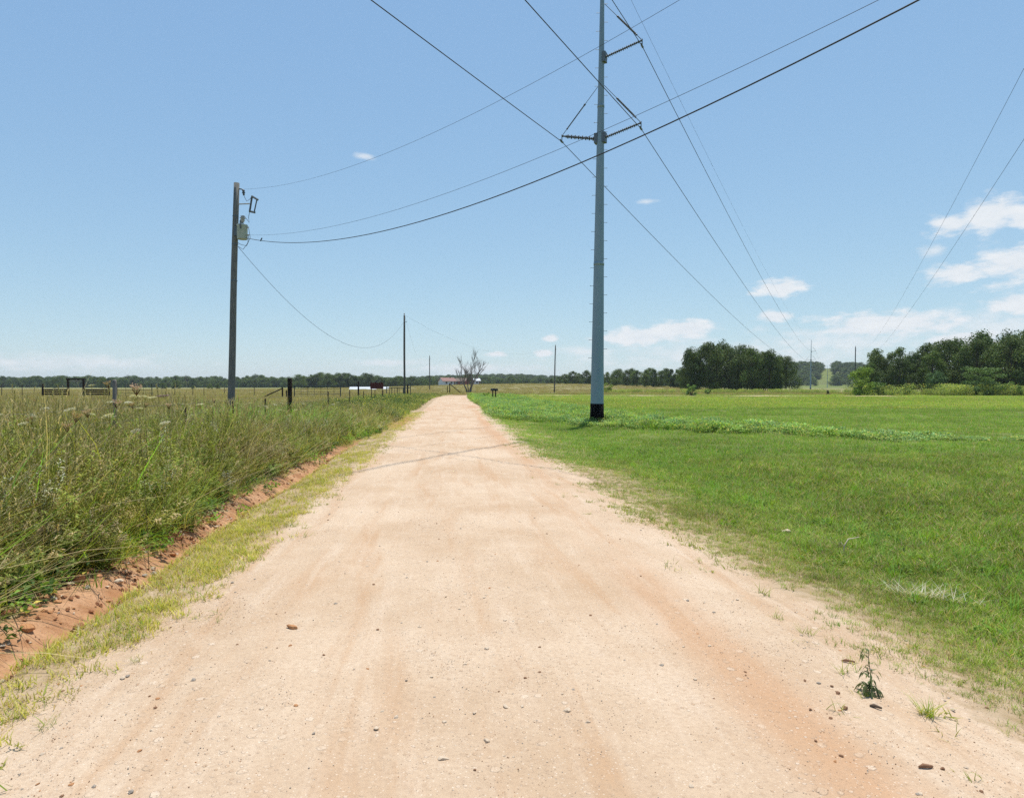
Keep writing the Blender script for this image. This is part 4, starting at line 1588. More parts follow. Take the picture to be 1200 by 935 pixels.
# ------------------------------------------------------------------ far buildings
def house(px, d, w, dep, hw, hr, wall, roof, label, rz=0.0, dz=0.0, win=2):
    x = at(px, d)
    root = empty('farmhouse', (x, d, gz(x, d) + dz), rz)
    MB().box((0, 0, hw / 2 - .3), (w, dep, hw + .6)).build('wall', wall, root)
    b = MB()
    e = .35
    for s in (-1, 1):
        b.quad((-w / 2 - e, s * (dep / 2 + e), hw - .12), (w / 2 + e, s * (dep / 2 + e), hw - .12), (w / 2 + e, 0, hw + hr), (-w / 2 - e, 0, hw + hr))
        b.quad((-w / 2 - e, s * (dep / 2 + e), hw - .26), (w / 2 + e, s * (dep / 2 + e), hw - .26), (w / 2 + e, 0, hw + hr - .14), (-w / 2 - e, 0, hw + hr - .14))
    rf = b.build('roof', roof, root)
    g = MB()
    for s in (-1, 1):
        g.quad((s * w / 2, -dep / 2, hw - .02), (s * w / 2, dep / 2, hw - .02), (s * w / 2, 0, hw + hr - .16))
    g.build('gable', wall, root)
    MB().box((w * .22, 0, hw + hr * .9), (.6, .6, 1.0)).build('chimney', M_BRICKRED, rf)
    for k in range(win):
        xx = -w / 2 + w * (k + .7) / (win + .6)
        f = MB().box((xx, -dep / 2 - .02, hw * .58), (1.2, .06, 1.1)).build('window', M_SIDING, root)
        MB().box((xx, -dep / 2 - .06, hw * .58), (1.0, .03, .9)).build('pane', M_PANE, f)
    MB().box((w * .4, -dep / 2 - .03, 1.0), (.95, .06, 2.0)).build('door', M_ROOFBR, root)
    tag(root, label, 'house', 'far farm buildings')


house(524, 345, 7.0, 6, 2.3, 1.7, M_WHITE, weathered('roof_pink', (.27, .15, .125), (.34, .20, .17), .9, 0, 3), 'small white farmhouse with faded pink red roof left of the dead tree', .5)
house(541, 350, 6.0, 6, 2.2, 1.5, M_BRICKRED, M_ROOFBR, 'brown roofed brick farmhouse behind the dead tree', -.3)
house(558, 350, 3.0, 5, 2.2, 1.2, M_WHITE, M_WHITE, 'little white shed right of the dead tree', .3, win=1)
x = at(433, 230)
sh = empty('low_shed', (x, 230, gz(x, 230) - 1.0))
MB().box((0, 0, .25), (12.4, 5, 1.0)).build('wall', M_WOOD_GREY, sh)
b = MB()
for s in (-1, 1):
    b.quad((-6.5, s * 2.9, .72), (6.5, s * 2.9, .72), (6.5, 0, 1.85), (-6.5, 0, 1.85))
b.build('roof', M_WHITE, sh)
sh.rotation_euler = (0, 0, .12)
tag(sh, 'long low shed with bright white metal roof behind the fence', 'shed')
x = at(191, 78)
md = rock_mesh('earth_mound', 9, M_MOUND, .34, 3, .5)
o = link('earth_mound', md, None, (x, 78, gz(x, 78) + .35))
o.scale = (.72, .5, .8)
tag(o, 'low purplish earth mound lying in the hay field', 'mound')


# ------------------------------------------------------------------ trees
def tree_meshes(seed, H=12.0, Wd=4.2, clear=.16, nclump=46, per=200, leaf=.36, col=(.055, .085, .022), shape=1.0, tri=False):
    r = np.random.default_rng(seed)
    cent, rad = [], []
    for k in range(nclump):
        t = (k + r.uniform()) / nclump
        wz = np.interp(t, [0, .3, .65, .85, 1], [.8, 1, .9, .6, .12]) * (1 - .35 * t * (shape - 1))
        an, q = r.uniform(0, 6.283), math.sqrt(r.uniform(.12, 1))
        cent.append([math.cos(an) * q * Wd * wz * r.uniform(.85, 1.1), math.sin(an) * q * Wd * wz * r.uniform(.85, 1.1), H * clear + .6 + (H * (1 - clear) - 1.4) * t])
        rad.append(r.uniform(.95, 1.8) * Wd / 4.4)
    cent, rad = np.array(cent), np.array(rad)
    n = nclump * per
    ci = np.repeat(np.arange(nclump), per)
    d = r.normal(size=(n, 3))
    d /= np.linalg.norm(d, axis=1)[:, None]
    rr = r.uniform(size=n) ** .38
    P = cent[ci] + d * (rad[ci] * rr)[:, None] * np.array([1.1, 1.1, .95])
    P[:, 2] = np.maximum(P[:, 2], .4)
    nn = d * .8 + r.normal(size=(n, 3)) * .7 + np.array([0, 0, .5])
    nn /= np.linalg.norm(nn, axis=1)[:, None]
    a = np.cross(nn, r.normal(size=(n, 3)))
    a /= np.linalg.norm(a, axis=1)[:, None]
    b = np.cross(nn, a)
    L = leaf * r.uniform(.6, 1.35, n)[:, None]
    V = np.stack([P - a * L * .5, P + b * L * .32, P + a * L * .5, P - b * L * .32], 1).reshape(-1, 3)
    Q = np.arange(4 * n).reshape(-1, 4)
    clv = r.uniform(.7, 1.4, nclump)[ci]
    k = .98 * clv * r.uniform(.75, 1.3, n)
    c = np.ones((n, 4))
    c[:, 0] = col[0] * k * r.uniform(.85, 1.25, n)
    c[:, 1] = col[1] * k
    c[:, 2] = col[2] * k
    crown = mesh_np('crown', V, Q, M_LEAF, False, {'col': ('FLOAT_COLOR', np.repeat(c, 4, 0))})
    tm = MB()
    top = H * .72
    bend_ = [(.0, 0, -.4), (.06, .02, 0), (.1, -.05, H * .2), (-.05, .1, H * .45), (.05, 0, top)]
    tm.tube(bend_, [.30, .26, .20, .13, .05], 8)
    for k in r.permutation(nclump)[:16]:
        e = Vector(cent[k])
        z0 = max(.12 * H, min(e.z * r.uniform(.35, .7), top * .9))
        s = Vector((0, .03, z0))
        mid = s.lerp(e, .5) + Vector((r.uniform(-.3, .3), r.uniform(-.3, .3), r.uniform(-.1, .5)))
        tm.tube([s, mid, e], [.09, .06, .02], 5)
    trunk = mesh_from('trunk', tm.V, tm.F, M_BARK, True)
    return trunk, crown


DARK = (.095, .138, .034)
TREES = [tree_meshes(300, 12, 4.9, .05, col=DARK), tree_meshes(301, 12, 4.3, .04, col=(.085, .13, .033)), tree_meshes(302, 12, 5.2, .03, 44, col=(.10, .148, .036)),
         tree_meshes(303, 12, 4.0, .03, 34, col=(.115, .165, .036)), tree_meshes(304, 12, 4.7, .05, 34, 220, col=(.088, .125, .038)),
         tree_meshes(305, 12, 3.0, .02, 30, 200, col=(.078, .122, .033), shape=1.7)]
_tr = random.Random(8)


def tree(x, y, h, label, group, kind=None, wide=1.0, name='leafy_tree', dz=0.0):
    k = _tr.randrange(5) if kind is None else kind
    t, c = TREES[k]
    root = empty(name, (x, y, gz(x, y) + dz), _tr.uniform(0, 6.28))
    s = h / 12.6
    root.scale = (s * wide, s * wide, s)
    link('trunk', t, root)
    link('crown', c, root)
    tag(root, label, 'tree', group)
    return root


# right hand grove
prof = ([1000, 1012, 1040, 1090, 1120, 1150, 1190, 1300], [416, 411, 405, 401, 389, 385, 377, 366])
lab_r = 'dark leafy tree in the dense grove behind the shrubs, right of the pasture'
for d0, step, j in ((124, 6.4, 0), (132, 6.2, 3.1), (141, 6.2, 1.0)):
    x = at(1016, d0) + j
    while x < at(1300, d0):
        d = d0 + _tr.uniform(-2.5, 2.5)
        px = 600 + 800 * x / d
        top = np.interp(px, *prof) + (6 if d0 < 127 else 0) + _tr.uniform(-3, 9)
        lab_r = '%s dark tree of the right hand grove, %s' % (
            'front edge' if d0 < 127 else 'inner' if d0 < 145 else 'rearmost',
            'behind the yellow green shrub' if px < 1060 else 'behind the upright blue green shrub' if px < 1124 else 'behind the broad layered shrub' if px < 1172 else 'past the small bright bush')
        tree(x, d, (452 - top) / 800 * d + CAM_H, lab_r, 'trees of the right hand grove', wide=.95)
        x += step * _tr.uniform(.75, 1.25)
# middle grove
prof = ([795, 806, 825, 845, 868, 890, 910, 928, 940], [414, 407, 399, 397, 400, 404, 411, 421, 434])
lab_m = 'tall dark leafy tree in the compact grove in the middle of the pasture'
for d0, step, j in ((166, 4.6, 0), (173, 4.8, 2.2), (181, 5.2, 1.0)):
    x = at(809, d0) + j
    while x < at(930, d0):
        d = d0 + _tr.uniform(-2.5, 2.5)
        px = 600 + 800 * x / d
        top = np.interp(px, *prof) + _tr.uniform(-2, 10)
        lab_m = '%s dark tree in the compact middle grove, at its %s' % (
            'front row' if d0 < 170 else 'second row' if d0 < 178 else 'back row', 'tall sapling end' if px < 850 else 'middle' if px < 895 else 'low end')
        tree(x, d, (452 - top) / 800 * d + CAM_H, lab_m, 'trees of the middle grove', wide=.82)
        x += step * _tr.uniform(.75, 1.25)
# mixed line between steel pole and middle grove
for px, top, d, kk in ((712, 444, 280, 3), (722, 442, 285, 2), (735, 441, 275, 4), (746, 441, 270, 0), (757, 440, 262, 3), (766, 438.5, 258, 5),
                       (775, 441, 262, 2), (786, 438, 250, 5), (794, 439, 252, 3), (801, 437, 246, 1), (741, 439, 300, 1), (780, 438, 290, 0), (762, 438, 300, 2), (725, 440, 310, 2)):
    tree(at(px, d), d, (453 - top) / 800 * d + CAM_H + 1.2, 'green tree in the mixed row right of the steel pole', 'mixed row of trees', kk, 1.1)
for px, top, d in ((655, 441, 330), (662, 438, 322), (671, 434.5, 318), (679, 437, 322), (687, 433.5, 315), (695, 436, 318), (705, 437, 320), (646, 444, 330)):
    x = at(px, d)
    tree(x, d, (452 - top) / 800 * d + CAM_H - gz(x, d) + .3, 'round crowned dark tree on the rise behind the bare pole', 'round trees on the rise', None, 1.15)
# far line across the hay field
prof = ([-60, 0, 40, 120, 200, 245, 300, 345, 375, 410, 440, 470, 500, 545, 580, 650], [444, 443, 441, 443, 445, 444, 444, 440, 437, 437, 439, 441, 442, 440, 444, 446])
lab_f = 'dark tree in the long treeline beyond the hay field'
px = -50.0
while px < 650:
    d = np.interp(px, [-50, 330, 350, 480, 520, 650], [560, 560, 430, 440, 600, 600]) * _tr.uniform(.97, 1.03)
    top = np.interp(px, *prof) + _tr.uniform(-2.5, 3.5)
    x = at(px, d)
    for lim_, w_ in ((45, 'beyond the thin posts of the cross fence'), (70, 'behind the board rails of the cross fence'), (102, 'framed by the timber gateway'), (135, 'behind the pale grey fence post'),
                     (180, 'behind the tall pipe gate'), (235, 'behind the two lone field trees'), (262, 'behind the small dark field trees'), (300, 'just past the transformer pole'),
                     (345, 'between transformer pole and thick black post'), (400, 'behind the long green pipe gate'), (432, 'behind the white roofed low shed'), (470, 'behind the red sign board'),
                     (505, 'behind the slim dark utility pole'), (535, 'behind the pink roofed farmhouse'), (565, 'behind the bare dead tree'), (9999, 'past the mailboxes and dead tree')):
        if px < lim_:
            lab_f = 'dark far treeline tree ' + w_
            break
    tree(x, d, (452 - top) / 800 * d + CAM_H - gz(x, d), lab_f, 'trees of the far treeline', None, 1.25)
    px += _tr.uniform(3.6, 6.0) * (1.25 if 340 < px < 490 else 1)
for px, top, d, lab in ((191, 447.5, 340, 'lone round tree standing in the hay field before the treeline'), (207, 445, 345, 'taller lone tree standing in the hay field before the treeline'),
                        (120, 441.5, 420, 'tall tree rising above the treeline behind the pipe gate'), (64, 442, 430, 'dark tree rising behind the timber gateway'),
                        (226, 453, 330, 'small round bush tree left of the transformer pole in hay field'), (246, 449, 330, 'small dark tree just left of the transformer pole'),
                        (255, 448.5, 335, 'dark tree half hidden by the transformer pole')):
    x = at(px, d)
    tree(x, d, max((452 - top) / 800 * d + CAM_H - gz(x, d), 1.8), lab, 'lone trees in the hay field', 2, 1.2)

# wooded distance: one mass of crowns
fw = bpy.data.collections.new('far_crowns')
for i in range(5):
    o = bpy.data.objects.new('far_crown_%d' % i, TREES[i][1])
    fw.objects.link(o)
P, S = [], []
fr = np.random.default_rng(77)
for k in range(1500):
    a = R(fr.uniform(-44, 44))
    d = fr.uniform(620, 1250)
    P.append((d * math.tan(a) * .9, d))
    S.append(fr.uniform(.75, 1.25))
for k in range(900):
    P.append((430 + fr.normal(0, 130), 900 + fr.normal(0, 110)))
    S.append(fr.uniform(.8, 1.15))
for k in range(700):
    P.append((-20 + fr.normal(0, 170), 1120 + fr.normal(0, 110)))
    S.append(fr.uniform(.8, 1.15))
P, S = np.array(P), np.array(S)
lx = 3.98 + .474 * (P[:, 1] - 32)              # the line's clearing
keep = (np.abs(P[:, 0] - lx) > 10) & ~((P[:, 1] < 700) & (np.abs(P[:, 0] - lx) < 28))
P, S = P[keep], S[keep]
n = len(P)
scatter('far_woods', fw, np.stack([P[:, 0], P[:, 1], G(P[:, 0], P[:, 1]) - .5], 1), np.stack([np.zeros(n), np.zeros(n), fr.uniform(0, 6.28, n)], 1),
        np.stack([S * 1.3, S * 1.3, S * .85], 1), fr.integers(0, 5, n), fr.uniform(-.15, .15, n), 'hazy far woods along the horizon and hill', 'woods')


# dead tree
def dead_tree(px, d, h):
    x = at(px, d)
    root = empty('dead_tree', (x, d, gz(x, d)))
    r = random.Random(4)

    def grow(b, p, dr, L, rad, depth):
        pts, rr = [p], [rad]
        q = Vector(p)
        dd = Vector(dr)
        for i in range(4):
            dd = (dd + Vector((r.uniform(-.22, .22), r.uniform(-.22, .22), r.uniform(-.02, .2)))).normalized()
            q = q + dd * L / 4
            pts.append(q.copy())
            rr.append(rad * (1 - .6 * (i + 1) / 4))
        b.tube(pts, rr, 5)
        if depth:
            for k in range(4 if depth > 1 else 5):
                i = r.choice((1, 2, 3, 4))
                nd = (dd + Vector((r.uniform(-.85, .85), r.uniform(-.85, .85), r.uniform(-.05, .55)))).normalized()
                grow(b, pts[i], nd, L * r.uniform(.5, .72), max(rr[i] * .65, .03), depth - 1)
    for (ox, dr, L, rad) in ((-.2, (-.2, 0, 1), h * .42, .2), (.2, (.05, .1, 1), h * .5, .24), (.5, (.22, -.1, 1), h * .42, .16), (0, (-.08, .1, 1), h * .46, .14)):
        b = MB()
        grow(b, Vector((ox, 0, -.2)), Vector(dr).normalized(), L, rad, 3)
        b.build('limb', M_DEADBARK, root)
    tag(root, 'bare grey dead tree with forked limbs where the road bends', 'tree')


dead_tree(549, 150, 10.5)


# shrubs
def shrub_mesh(seed, H, W, n, leaf, col, layered=False):
    r = np.random.default_rng(seed)
    nc = 26
    cent = []
    for k in range(nc):
        a = r.uniform(0, 6.28)
        t = r.uniform(.08, .92)
        q = W / 2 * math.sqrt(r.uniform()) * (1 - .5 * max(t - .4, 0))
        cent.append((q * math.cos(a), q * math.sin(a), H * t))
    cent = np.array(cent)
    ci = r.integers(0, nc, n)
    d = r.normal(size=(n, 3))
    d /= np.linalg.norm(d, axis=1)[:, None]
    sc = np.array([W * .17, W * .17, H * (.085 if layered else .12)])
    P = cent[ci] + d * sc * (r.uniform(size=n) ** .4)[:, None]
    P[:, 2] = np.maximum(P[:, 2], .05)
    nn = d + r.normal(size=(n, 3)) * .8 + np.array([0, 0, .5])
    nn /= np.linalg.norm(nn, axis=1)[:, None]
    a = np.cross(nn, r.normal(size=(n, 3)))
    a /= np.linalg.norm(a, axis=1)[:, None]
    b = np.cross(nn, a)
    L = leaf * r.uniform(.6, 1.4, n)[:, None]
    V = np.stack([P - a * L * .5, P + b * L * .3, P + a * L * .5, P - b * L * .3], 1).reshape(-1, 3)
    k = 1.45 * r.uniform(.8, 1.2, nc)[ci] * r.uniform(.75, 1.3, n)
    c = np.ones((n, 4))
    c[:, :3] = np.array(col) * k[:, None]
    fol = mesh_np('foliage', V, np.arange(4 * n).reshape(-1, 4), M_LEAF, False, {'col': ('FLOAT_COLOR', np.repeat(c, 4, 0))})
    st = MB()
    for k in range(9):
        e = Vector(cent[k])
        st.tube([(0, 0, -.2), Vector((0, 0, .1)).lerp(e, .5) + Vector((0, 0, .1)), e], [.05, .035, .012], 5)
    return fol, mesh_from('stem', st.V, st.F, M_BARK, True)


def shrub(px, d, H, W, n, leaf, col, label, seed, layered=False, name='shrub', dz=0.0):
    x = at(px, d)
    root = empty(name, (x, d, gz(x, d) + dz))
    f, s = shrub_mesh(seed, H, W, n, leaf, col, layered)
    link('foliage', f, root)
    link('stem', s, root)
    tag(root, label, 'shrub')


shrub(1007, 112, 4.6, 4.2, 2600, .26, (.17, .24, .035), 'yellow green shrub at the near end of the right hand grove', 401)
shrub(1030, 114, 2.4, 3.6, 1500, .24, (.10, .16, .04), 'low green bush between the yellow green shrub and the grove', 402)
shrub(1098, 118, 4.4, 3.4, 2200, .26, (.075, .125, .045), 'upright blue green shrub in front of the right hand grove', 403)
shrub(1150, 113, 5.0, 6.6, 4200, .26, (.115, .17, .05), 'broad pale green shrub with layered branches before the grove', 404, True)
shrub(1187, 112, 2.4, 2.6, 1300, .22, (.13, .19, .045), 'small bright bush right of the broad layered shrub', 405)
shrub(810, 112, 1.9, 1.7, 1500, .16, (.10, .16, .04), 'small rounded sapling alone before the middle grove', 406, name='sapling')
shrub(830, 125, 1.1, 1.1, 600, .16, (.15, .22, .05), 'tiny pale sapling before the middle grove', 407, name='sapling')
shrub(970, 120, .9, .5, 300, .14, (.05, .07, .03), 'little dark bush by the far steel transmission pole', 408, name='sapling')
shrub(713, 150, 2.2, 2.6, 1400, .22, (.16, .20, .045), 'olive bush just right of the steel pole base', 409)
shrub(569.5, 84, 1.0, 1.0, 500, .12, (.17, .24, .04), 'small bright green bush beside the mailboxes', 410)

C_BRUSH = proto_collection('brush', [leafpatch(111, .8, 200, (.1, 1.3), .22, (.28, .36, .09), .5, .15), leafpatch(112, .8, 200, (.1, 1.1), .2, (.32, .38, .10), .45, .2)])
x, y = poisson(at(1015, 114), at(1290, 114), 110, 122, .9)
keep = rng.uniform(size=len(x)) < .15 + .7 * sstep(-.4, .5, wob(x, y, .22) + .5 * wob(x, y, .6))
go('brush', C_BRUSH, 2, x[keep], y[keep], .5, 1.6, .3, 'pale green brush along the foot of the right hand grove', 'brush', tilt=.05)
x, y = poisson(at(700, 150), at(1000, 150), 138, 158, .28)
go('rough_grass', C_BRUSH, 2, x, y, .45, .75, .2, 'rough weeds at the far edge of the pasture', 'weeds', tilt=.05)


# ------------------------------------------------------------------ wildflowers
def flower(seed, brown):
    p = Plant(seed)
    r = p.r
    Rf = .05 if not brown else .034
    for k in range(16):
        a = 6.283 * k / 16 + r.uniform(-.1, .1)
        e = (Rf * .8 * math.cos(a), Rf * .8 * math.sin(a), .035 if not brown else .05)
        p.stem([(0, 0, 0), e], .0014, jitcol(r, OLIVE if not brown else BROWN))
    for k in range(120):
        a = r.uniform(0, 6.283)
        q = Rf * math.sqrt(r.uniform())
        z = .038 + .012 * (1 - (q / Rf) ** 2) if not brown else .03 + .03 * (q / Rf) + r.uniform(0, .012)
        c = jitcol(r, ((.62, .58, .44) if not brown else (.42, .29, .18)), .2, .06)
        p.leaf((q * math.cos(a), q * math.sin(a), z), (r.normal(), r.normal(), r.uniform(0, .8)), .011, .009, c, .05)
    return p.mesh('flower_head')


FL = [flower(501, False), flower(502, False), flower(503, True), flower(504, True)]
fr2 = random.Random(21)
spots = []
for px, py, d, k, s in ((160, 460, 6.4, 2, 1.5), (127, 452, 7.5, 3, 1.1), (136, 475, 7.0, 2, 1.2), (88, 492, 6.2, 2, 1.25), (78, 503, 6.0, 3, 1.2), (103, 486, 6.6, 3, 1.15),
                        (158, 466, 7.0, 0, 1.1), (170, 466, 7.6, 0, 1), (179, 467, 7.8, 0, 1), (128, 489, 6.6, 0, 1.2), (83, 482, 7.4, 0, 1.2), (36, 488, 7.4, 1, 1), (37, 494, 7.2, 2, 1.1),
                        (28, 497, 6.8, 0, .9), (155, 476, 8, 3, 1), (170, 475, 8.2, 3, .9), (198, 477, 8.4, 2, 1.1), (194, 497, 7.2, 0, 1.1), (235, 475, 8.8, 0, 1), (108, 452, 9.5, 0, .9)):
    spots.append((at(px, d), d, CAM_H - (py - 452) / 800 * d, k, s))
while len(spots) < 110:
    d = fr2.uniform(5.5, 26)
    u_ = fr2.uniform(-8.6, -3.9)
    x = float(rc(d)) + u_
    if abs(x) > .78 * d:
        continue
    spots.append((x, d, gz(x, d) + fr2.uniform(.95, 1.36) * (1 - .3 * float(sstep(9, 24, d))), fr2.choice((0, 0, 1, 1, 0, 3)), fr2.uniform(.8, 1.25)))
for (x, y, z, k, s) in spots:
    g0 = gz(x, y)
    h = z - g0
    root = empty('wildflower', (x, y, g0))
    lx, ly = fr2.uniform(-.12, .12), fr2.uniform(-.1, .1)
    p = Plant(fr2.randrange(9999))
    pts = [(-lx + lx * t ** 1.5, -ly + ly * t ** 1.5, h * t) for t in (0, .3, .6, .85, 1)]
    p.stem(pts, .0032, jitcol(p.r, OLIVE if k < 2 else (.26, .2, .09)))
    for q in range(6):
        t = p.r.uniform(.2, .8)
        p.leaf((-lx + lx * t, -ly + ly * t, h * t), (p.r.normal(), p.r.normal(), .5), .1, .025, jitcol(p.r, OLIVE), .3)
    link('stem', p.mesh('stem'), root)
    hd = link('flower_head', FL[k], root, (0, 0, h - .03))
    hd.scale = (s, s, s)
    hd.rotation_euler = (fr2.uniform(-.35, .35), fr2.uniform(-.35, .35), fr2.uniform(0, 6))
    uu_ = x - float(rc(y))
    where = ('beside the pale grey fence post' if math.hypot(x - FX(11.4), y - 11.4) < 2.6 else 'near the thick black post' if y > 18
             else 'on the field side of the wire fence' if uu_ < -5.9 else 'on the gully side of the verge' if uu_ > -4.8 else 'close along the wire fence')
    if k < 2:
        tag(root, 'flat creamy white flower head on tall stem ' + where, 'wildflower', 'white wildflowers in the verge')
    else:
        tag(root, 'curled brown seed head on tall stem ' + where, 'wildflower', 'brown seed heads in the verge')

# ------------------------------------------------------------------ single plants by the road
def ground_at(px, py):
    d = CAM_H * 800 / (py - 452)
    x = (px - 600) / 800 * d
    u_ = x - float(rc(d))
    z = gz(x, d)
    if -2.34 < u_ < 2.33:
        z += float(road_relief(np.array(x), np.array(d), np.array(u_)))
    return x, d, z


x, y, z = ground_at(1022, 828)
p = Plant(611)
r = p.r
wr = empty('roadside_weed', (x, y, z))
wr.scale = (.75, .75, .85)
pts = [(.012 * math.sin(t * 5), .01 * math.cos(t * 3), .25 * t) for t in np.linspace(0, 1, 7)]
p.stem(pts, .004, (.07, .085, .03))
link('stem', p.mesh('stem'), wr)
p = Plant(612)
r = p.r
for k in range(60):
    t = r.uniform(.05, 1) if k > 22 else r.uniform(.02, .22)
    a = r.uniform(0, 6.28)
    L = r.uniform(.045, .085) * (1.25 if t < .3 else 1)
    dr = Vector((math.cos(a), math.sin(a), r.uniform(.0, .5)))
    b = Vector((0, 0, .25 * t))
    m_ = b + dr.normalized() * L * .6
    c = jitcol(r, (.17, .20, .085), .35)
    p.leaf(b, dr, L * .65, L * .26, c, -.05)
    p.leaf(m_, (dr.x, dr.y, -1.1), L * .7, L * .2, c, .2)
link('leaves', p.mesh('leaves'), wr)
tag(wr, 'wilting dark green weed with drooping leaves on the sandy shoulder', 'weed')

x, y, z = ground_at(1091, 853)
tuft = turf(620, 60, (.05, .11), .004, .03, ((GREEN, .7), (YELLOW, .3)), 1.1)
o = link('grass_tuft', tuft.mesh('grass_tuft'), None, (x, y, z))
tag(o, 'round spiky green grass tuft alone on the gravel shoulder', 'grass tuft')
tufts = [turf(630 + i, 26, (.02, .09), .004, .05, ((OLIVE, .6), (GREEN, .4)), 1.4).mesh('grass_tuft') for i in range(3)]
for i, (px, py, s) in enumerate(((758, 607, 1.5), (790, 614, .9), (722, 585, 1.6), (735, 592, .9), (827, 620, 1.5), (838, 630, 1.1), (860, 646, 1.3), (890, 655, 1.4), (907, 670, 1.5), (896, 702, 1.3),
                                 (914, 734, .8), (948, 752, .9), (990, 803, .9), (700, 560, 1.5), (712, 572, 1.2), (925, 690, 1.2), (840, 640, .8), (150, 758, 1.1), (135, 745, 1.3), (155, 790, .6), (50, 868, .8), (12, 852, .9), (30, 770, 1.2), (100, 765, 1.0))):
    x, y, z = ground_at(px, py)
    o = link('grass_tuft', tufts[i % 3], None, (x, y, z))
    o.scale = (s, s, s)
    o.rotation_euler = (0, 0, i * 1.7)
    tag(o, 'small straggly grass tuft on the %s sandy road edge' % ('right' if px > 400 else 'left'), 'grass tuft',
        'straggly tufts on the %s road edge' % ('right' if px > 400 else 'left'))
# bleached straw and a pale dead stalk in the grass
x, y, z = ground_at(1085, 692)
p = Plant(640)
r = p.r
for k in range(150):
    t = r.normal(0, .13)
    p.blade(t, -t * .75 + r.normal(0, .03), r.uniform(.05, .12), .004, r.uniform(0, 6.28), r.uniform(.8, 2.2), r.uniform(0, .5), jitcol(r, (.66, .60, .45), .15), 3, .03)
o = link('dry_straw', p.mesh('dry_straw'), None, (x, y, z))
tag(o, 'bleached wisp of dry straw lying on the mown grass', 'straw')
x, y, z = ground_at(990, 640)
b = MB()
b.tube([(0, 0, 0), (.01, 0, .1), (.05, 0, .17), (.16, 0, .19)], [.006, .007, .006, .003], 5)
b.tube([(.01, 0, .08), (-.02, .01, .14)], [.005, .002], 5)
o = b.build('dead_stalk', M_STONE_P, None, True, (x, y, z))
tag(o, 'pale bent dead stalk in the rough field grass', 'stalk')

# ------------------------------------------------------------------ stones
SM = {'p': [rock_mesh('stone', 700 + i, M_STONE_P, .5) for i in range(3)], 'o': [rock_mesh('stone', 710 + i, M_STONE_O, .55) for i in range(3)],
      'b': [rock_mesh('stone', 720 + i, M_STONE_B, .6) for i in range(3)], 'g': [rock_mesh('stone', 730 + i, M_STONE_G, .5) for i in range(2)],
      'c': [rock_mesh('clod', 740 + i, M_CLAY, .65, 2, .7) for i in range(4)]}
sr = random.Random(3)


def stone(x, y, z, k, s, label, group, name='stone', sy=1.0, cat='stone', sink=.25):
    o = link(name, sr.choice(SM[k]), None, (x, y, z + s * (.5 - sink)))
    o.scale = (s, s * sy, s * .9)
    o.rotation_euler = (sr.uniform(-.2, .2), sr.uniform(-.2, .2), sr.uniform(0, 6.28))
    tag(o, label, cat, group)


x, y, z = ground_at(921, 616)
stone(x, y, z, 'p', .075, 'pale cream rock lying in the mown grass', None, 'rock', .8, 'rock', .1)
for px, py, s in ((985, 833, .017), (994, 853, .017), (953, 855, .011), (959, 894, .011), (946, 818, .012), (978, 823, .010), (1110, 928, .012), (990, 912, .011)):
    x, y, z = ground_at(px, py)
    stone(x, y, z, 'b', s, 'small brown stone on the sandy right shoulder', 'brown stones on the right shoulder')
for px, py, w_, a in ((997, 787, .035, -.2), (1030, 849, .026, -.5), (1090, 927, .03, .1)):
    x, y, z = ground_at(px, py)
    b = MB()
    b.tube([(-w_, 0, .009), (-w_ * .3, .003, .012), (w_ * .4, -.002, .011), (w_, .001, .007)], [.004, .009, .007, .005], 5)
    o = b.build('wood_chip', M_STONE_B if a > -.4 else M_TWIG, None, True, (x, y, z))
    o.rotation_euler = (0, 0, a)
    tag(o, 'brown curled chip of wood or bark on the sandy right shoulder', 'wood chip', 'bark chips on the right shoulder')
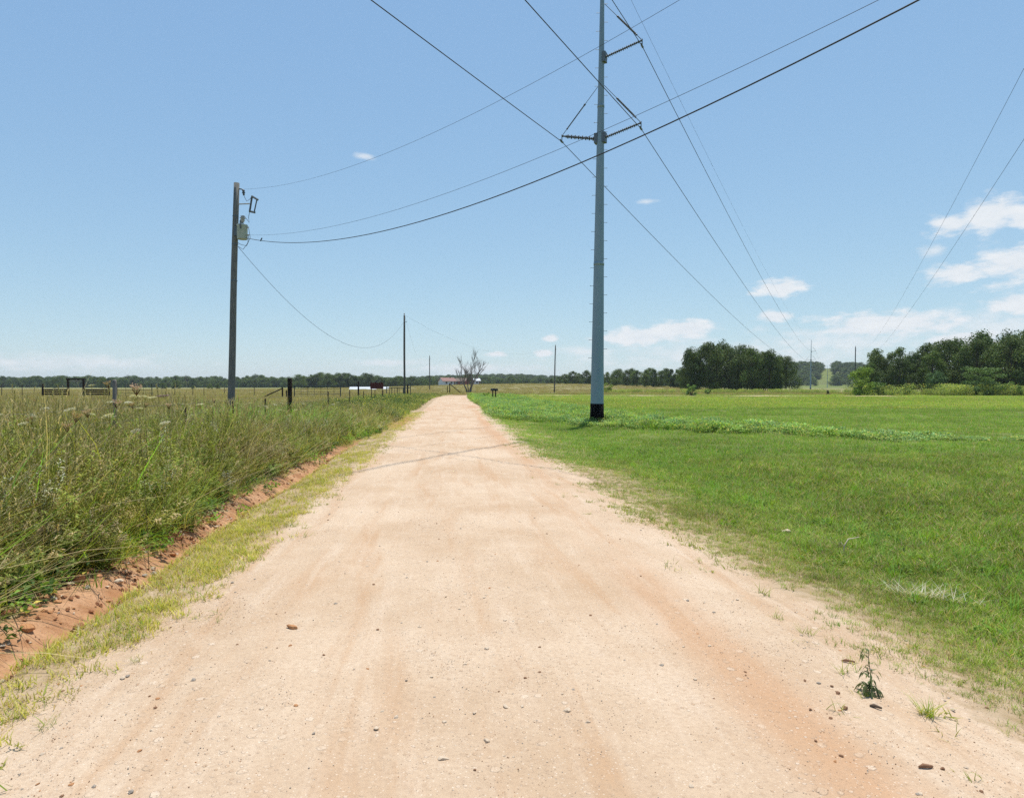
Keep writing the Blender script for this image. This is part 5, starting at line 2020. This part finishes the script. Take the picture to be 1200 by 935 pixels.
for px, py, s in ((593, 853, .024), (612, 853, .017), (665, 858, .03), (545, 712, .018), (567, 716, .02), (667, 770, .012), (520, 915, .03), (555, 860, .016), (388, 742, .02), (440, 880, .022), (570, 895, .02), (690, 872, .018), (430, 675, .02), (505, 815, .014)):
    x, y, z = ground_at(px, py)
    stone(x, y, z, 'p', s, 'flat cream stone pressed into the middle of the road', 'cream stones in the road', 'stone', .7, 'stone', .42)
for px, py, s in ((340, 752, .045), (338, 774, .022), (430, 802, .016)):
    x, y, z = ground_at(px, py)
    stone(x, y, z, 'o', s, 'flat tan stone with torn edge pressed into the left of road', 'tan flat stones', 'stone', .5, 'stone', .43)
placed = 0
while placed < 64:
    d = sr.uniform(4.0, 7.4) if placed < 48 else sr.uniform(8, 14)
    u_ = -2.95 + sr.gauss(-.16, .2)
    x = float(rc(d)) + u_
    if abs(x) > .78 * d or u_ > -2.3:
        continue
    k = sr.choice('ppoogob')
    s = sr.uniform(.018, .05) * (1 if sr.random() < .8 else 1.4)
    lab = {'p': 'pale stone washed out along the red dirt gully', 'o': 'orange stone washed out along the red dirt gully',
           'g': 'grey stone washed out along the red dirt gully', 'b': 'brown stone washed out along the red dirt gully'}[k]
    stone(x, d, gz(x, d), k, s, lab, lab.split()[0] + ' stones of the gully', sy=sr.uniform(.6, 1))
    placed += 1
placed = 0
while placed < 34:
    d = sr.uniform(4.6, 15)
    u_ = -2.95 - (.36 + sr.gauss(0, .08) if placed % 3 else -.22 + sr.gauss(0, .03))
    x = float(rc(d)) + u_
    if abs(x) > .78 * d:
        continue
    stone(x, d, gz(x, d), 'c', sr.uniform(.03, .085), 'crumbling red clay clod on the edge of the gully', 'clay clods of the gully', 'clay_clod', sr.uniform(.6, 1), 'clod', .2)
    placed += 1

# ------------------------------------------------------------------ air
hz, hn, hl = newmat('haze_air')
pv = hn.new('ShaderNodeVolumePrincipled')
pv.inputs['Color'].default_value = (.80, .88, 1.0, 1)
pv.inputs['Density'].default_value = .00013
pv.inputs['Anisotropy'].default_value = .1
ho = hn.new('ShaderNodeOutputMaterial')
hl.new(pv.outputs[0], ho.inputs['Volume'])
HB = MB().box((0, 0, 24), (6400, 6400, 52)).build('haze', hz)
tag(HB, 'thin pale summer haze over the whole landscape', 'haze', kind='stuff')
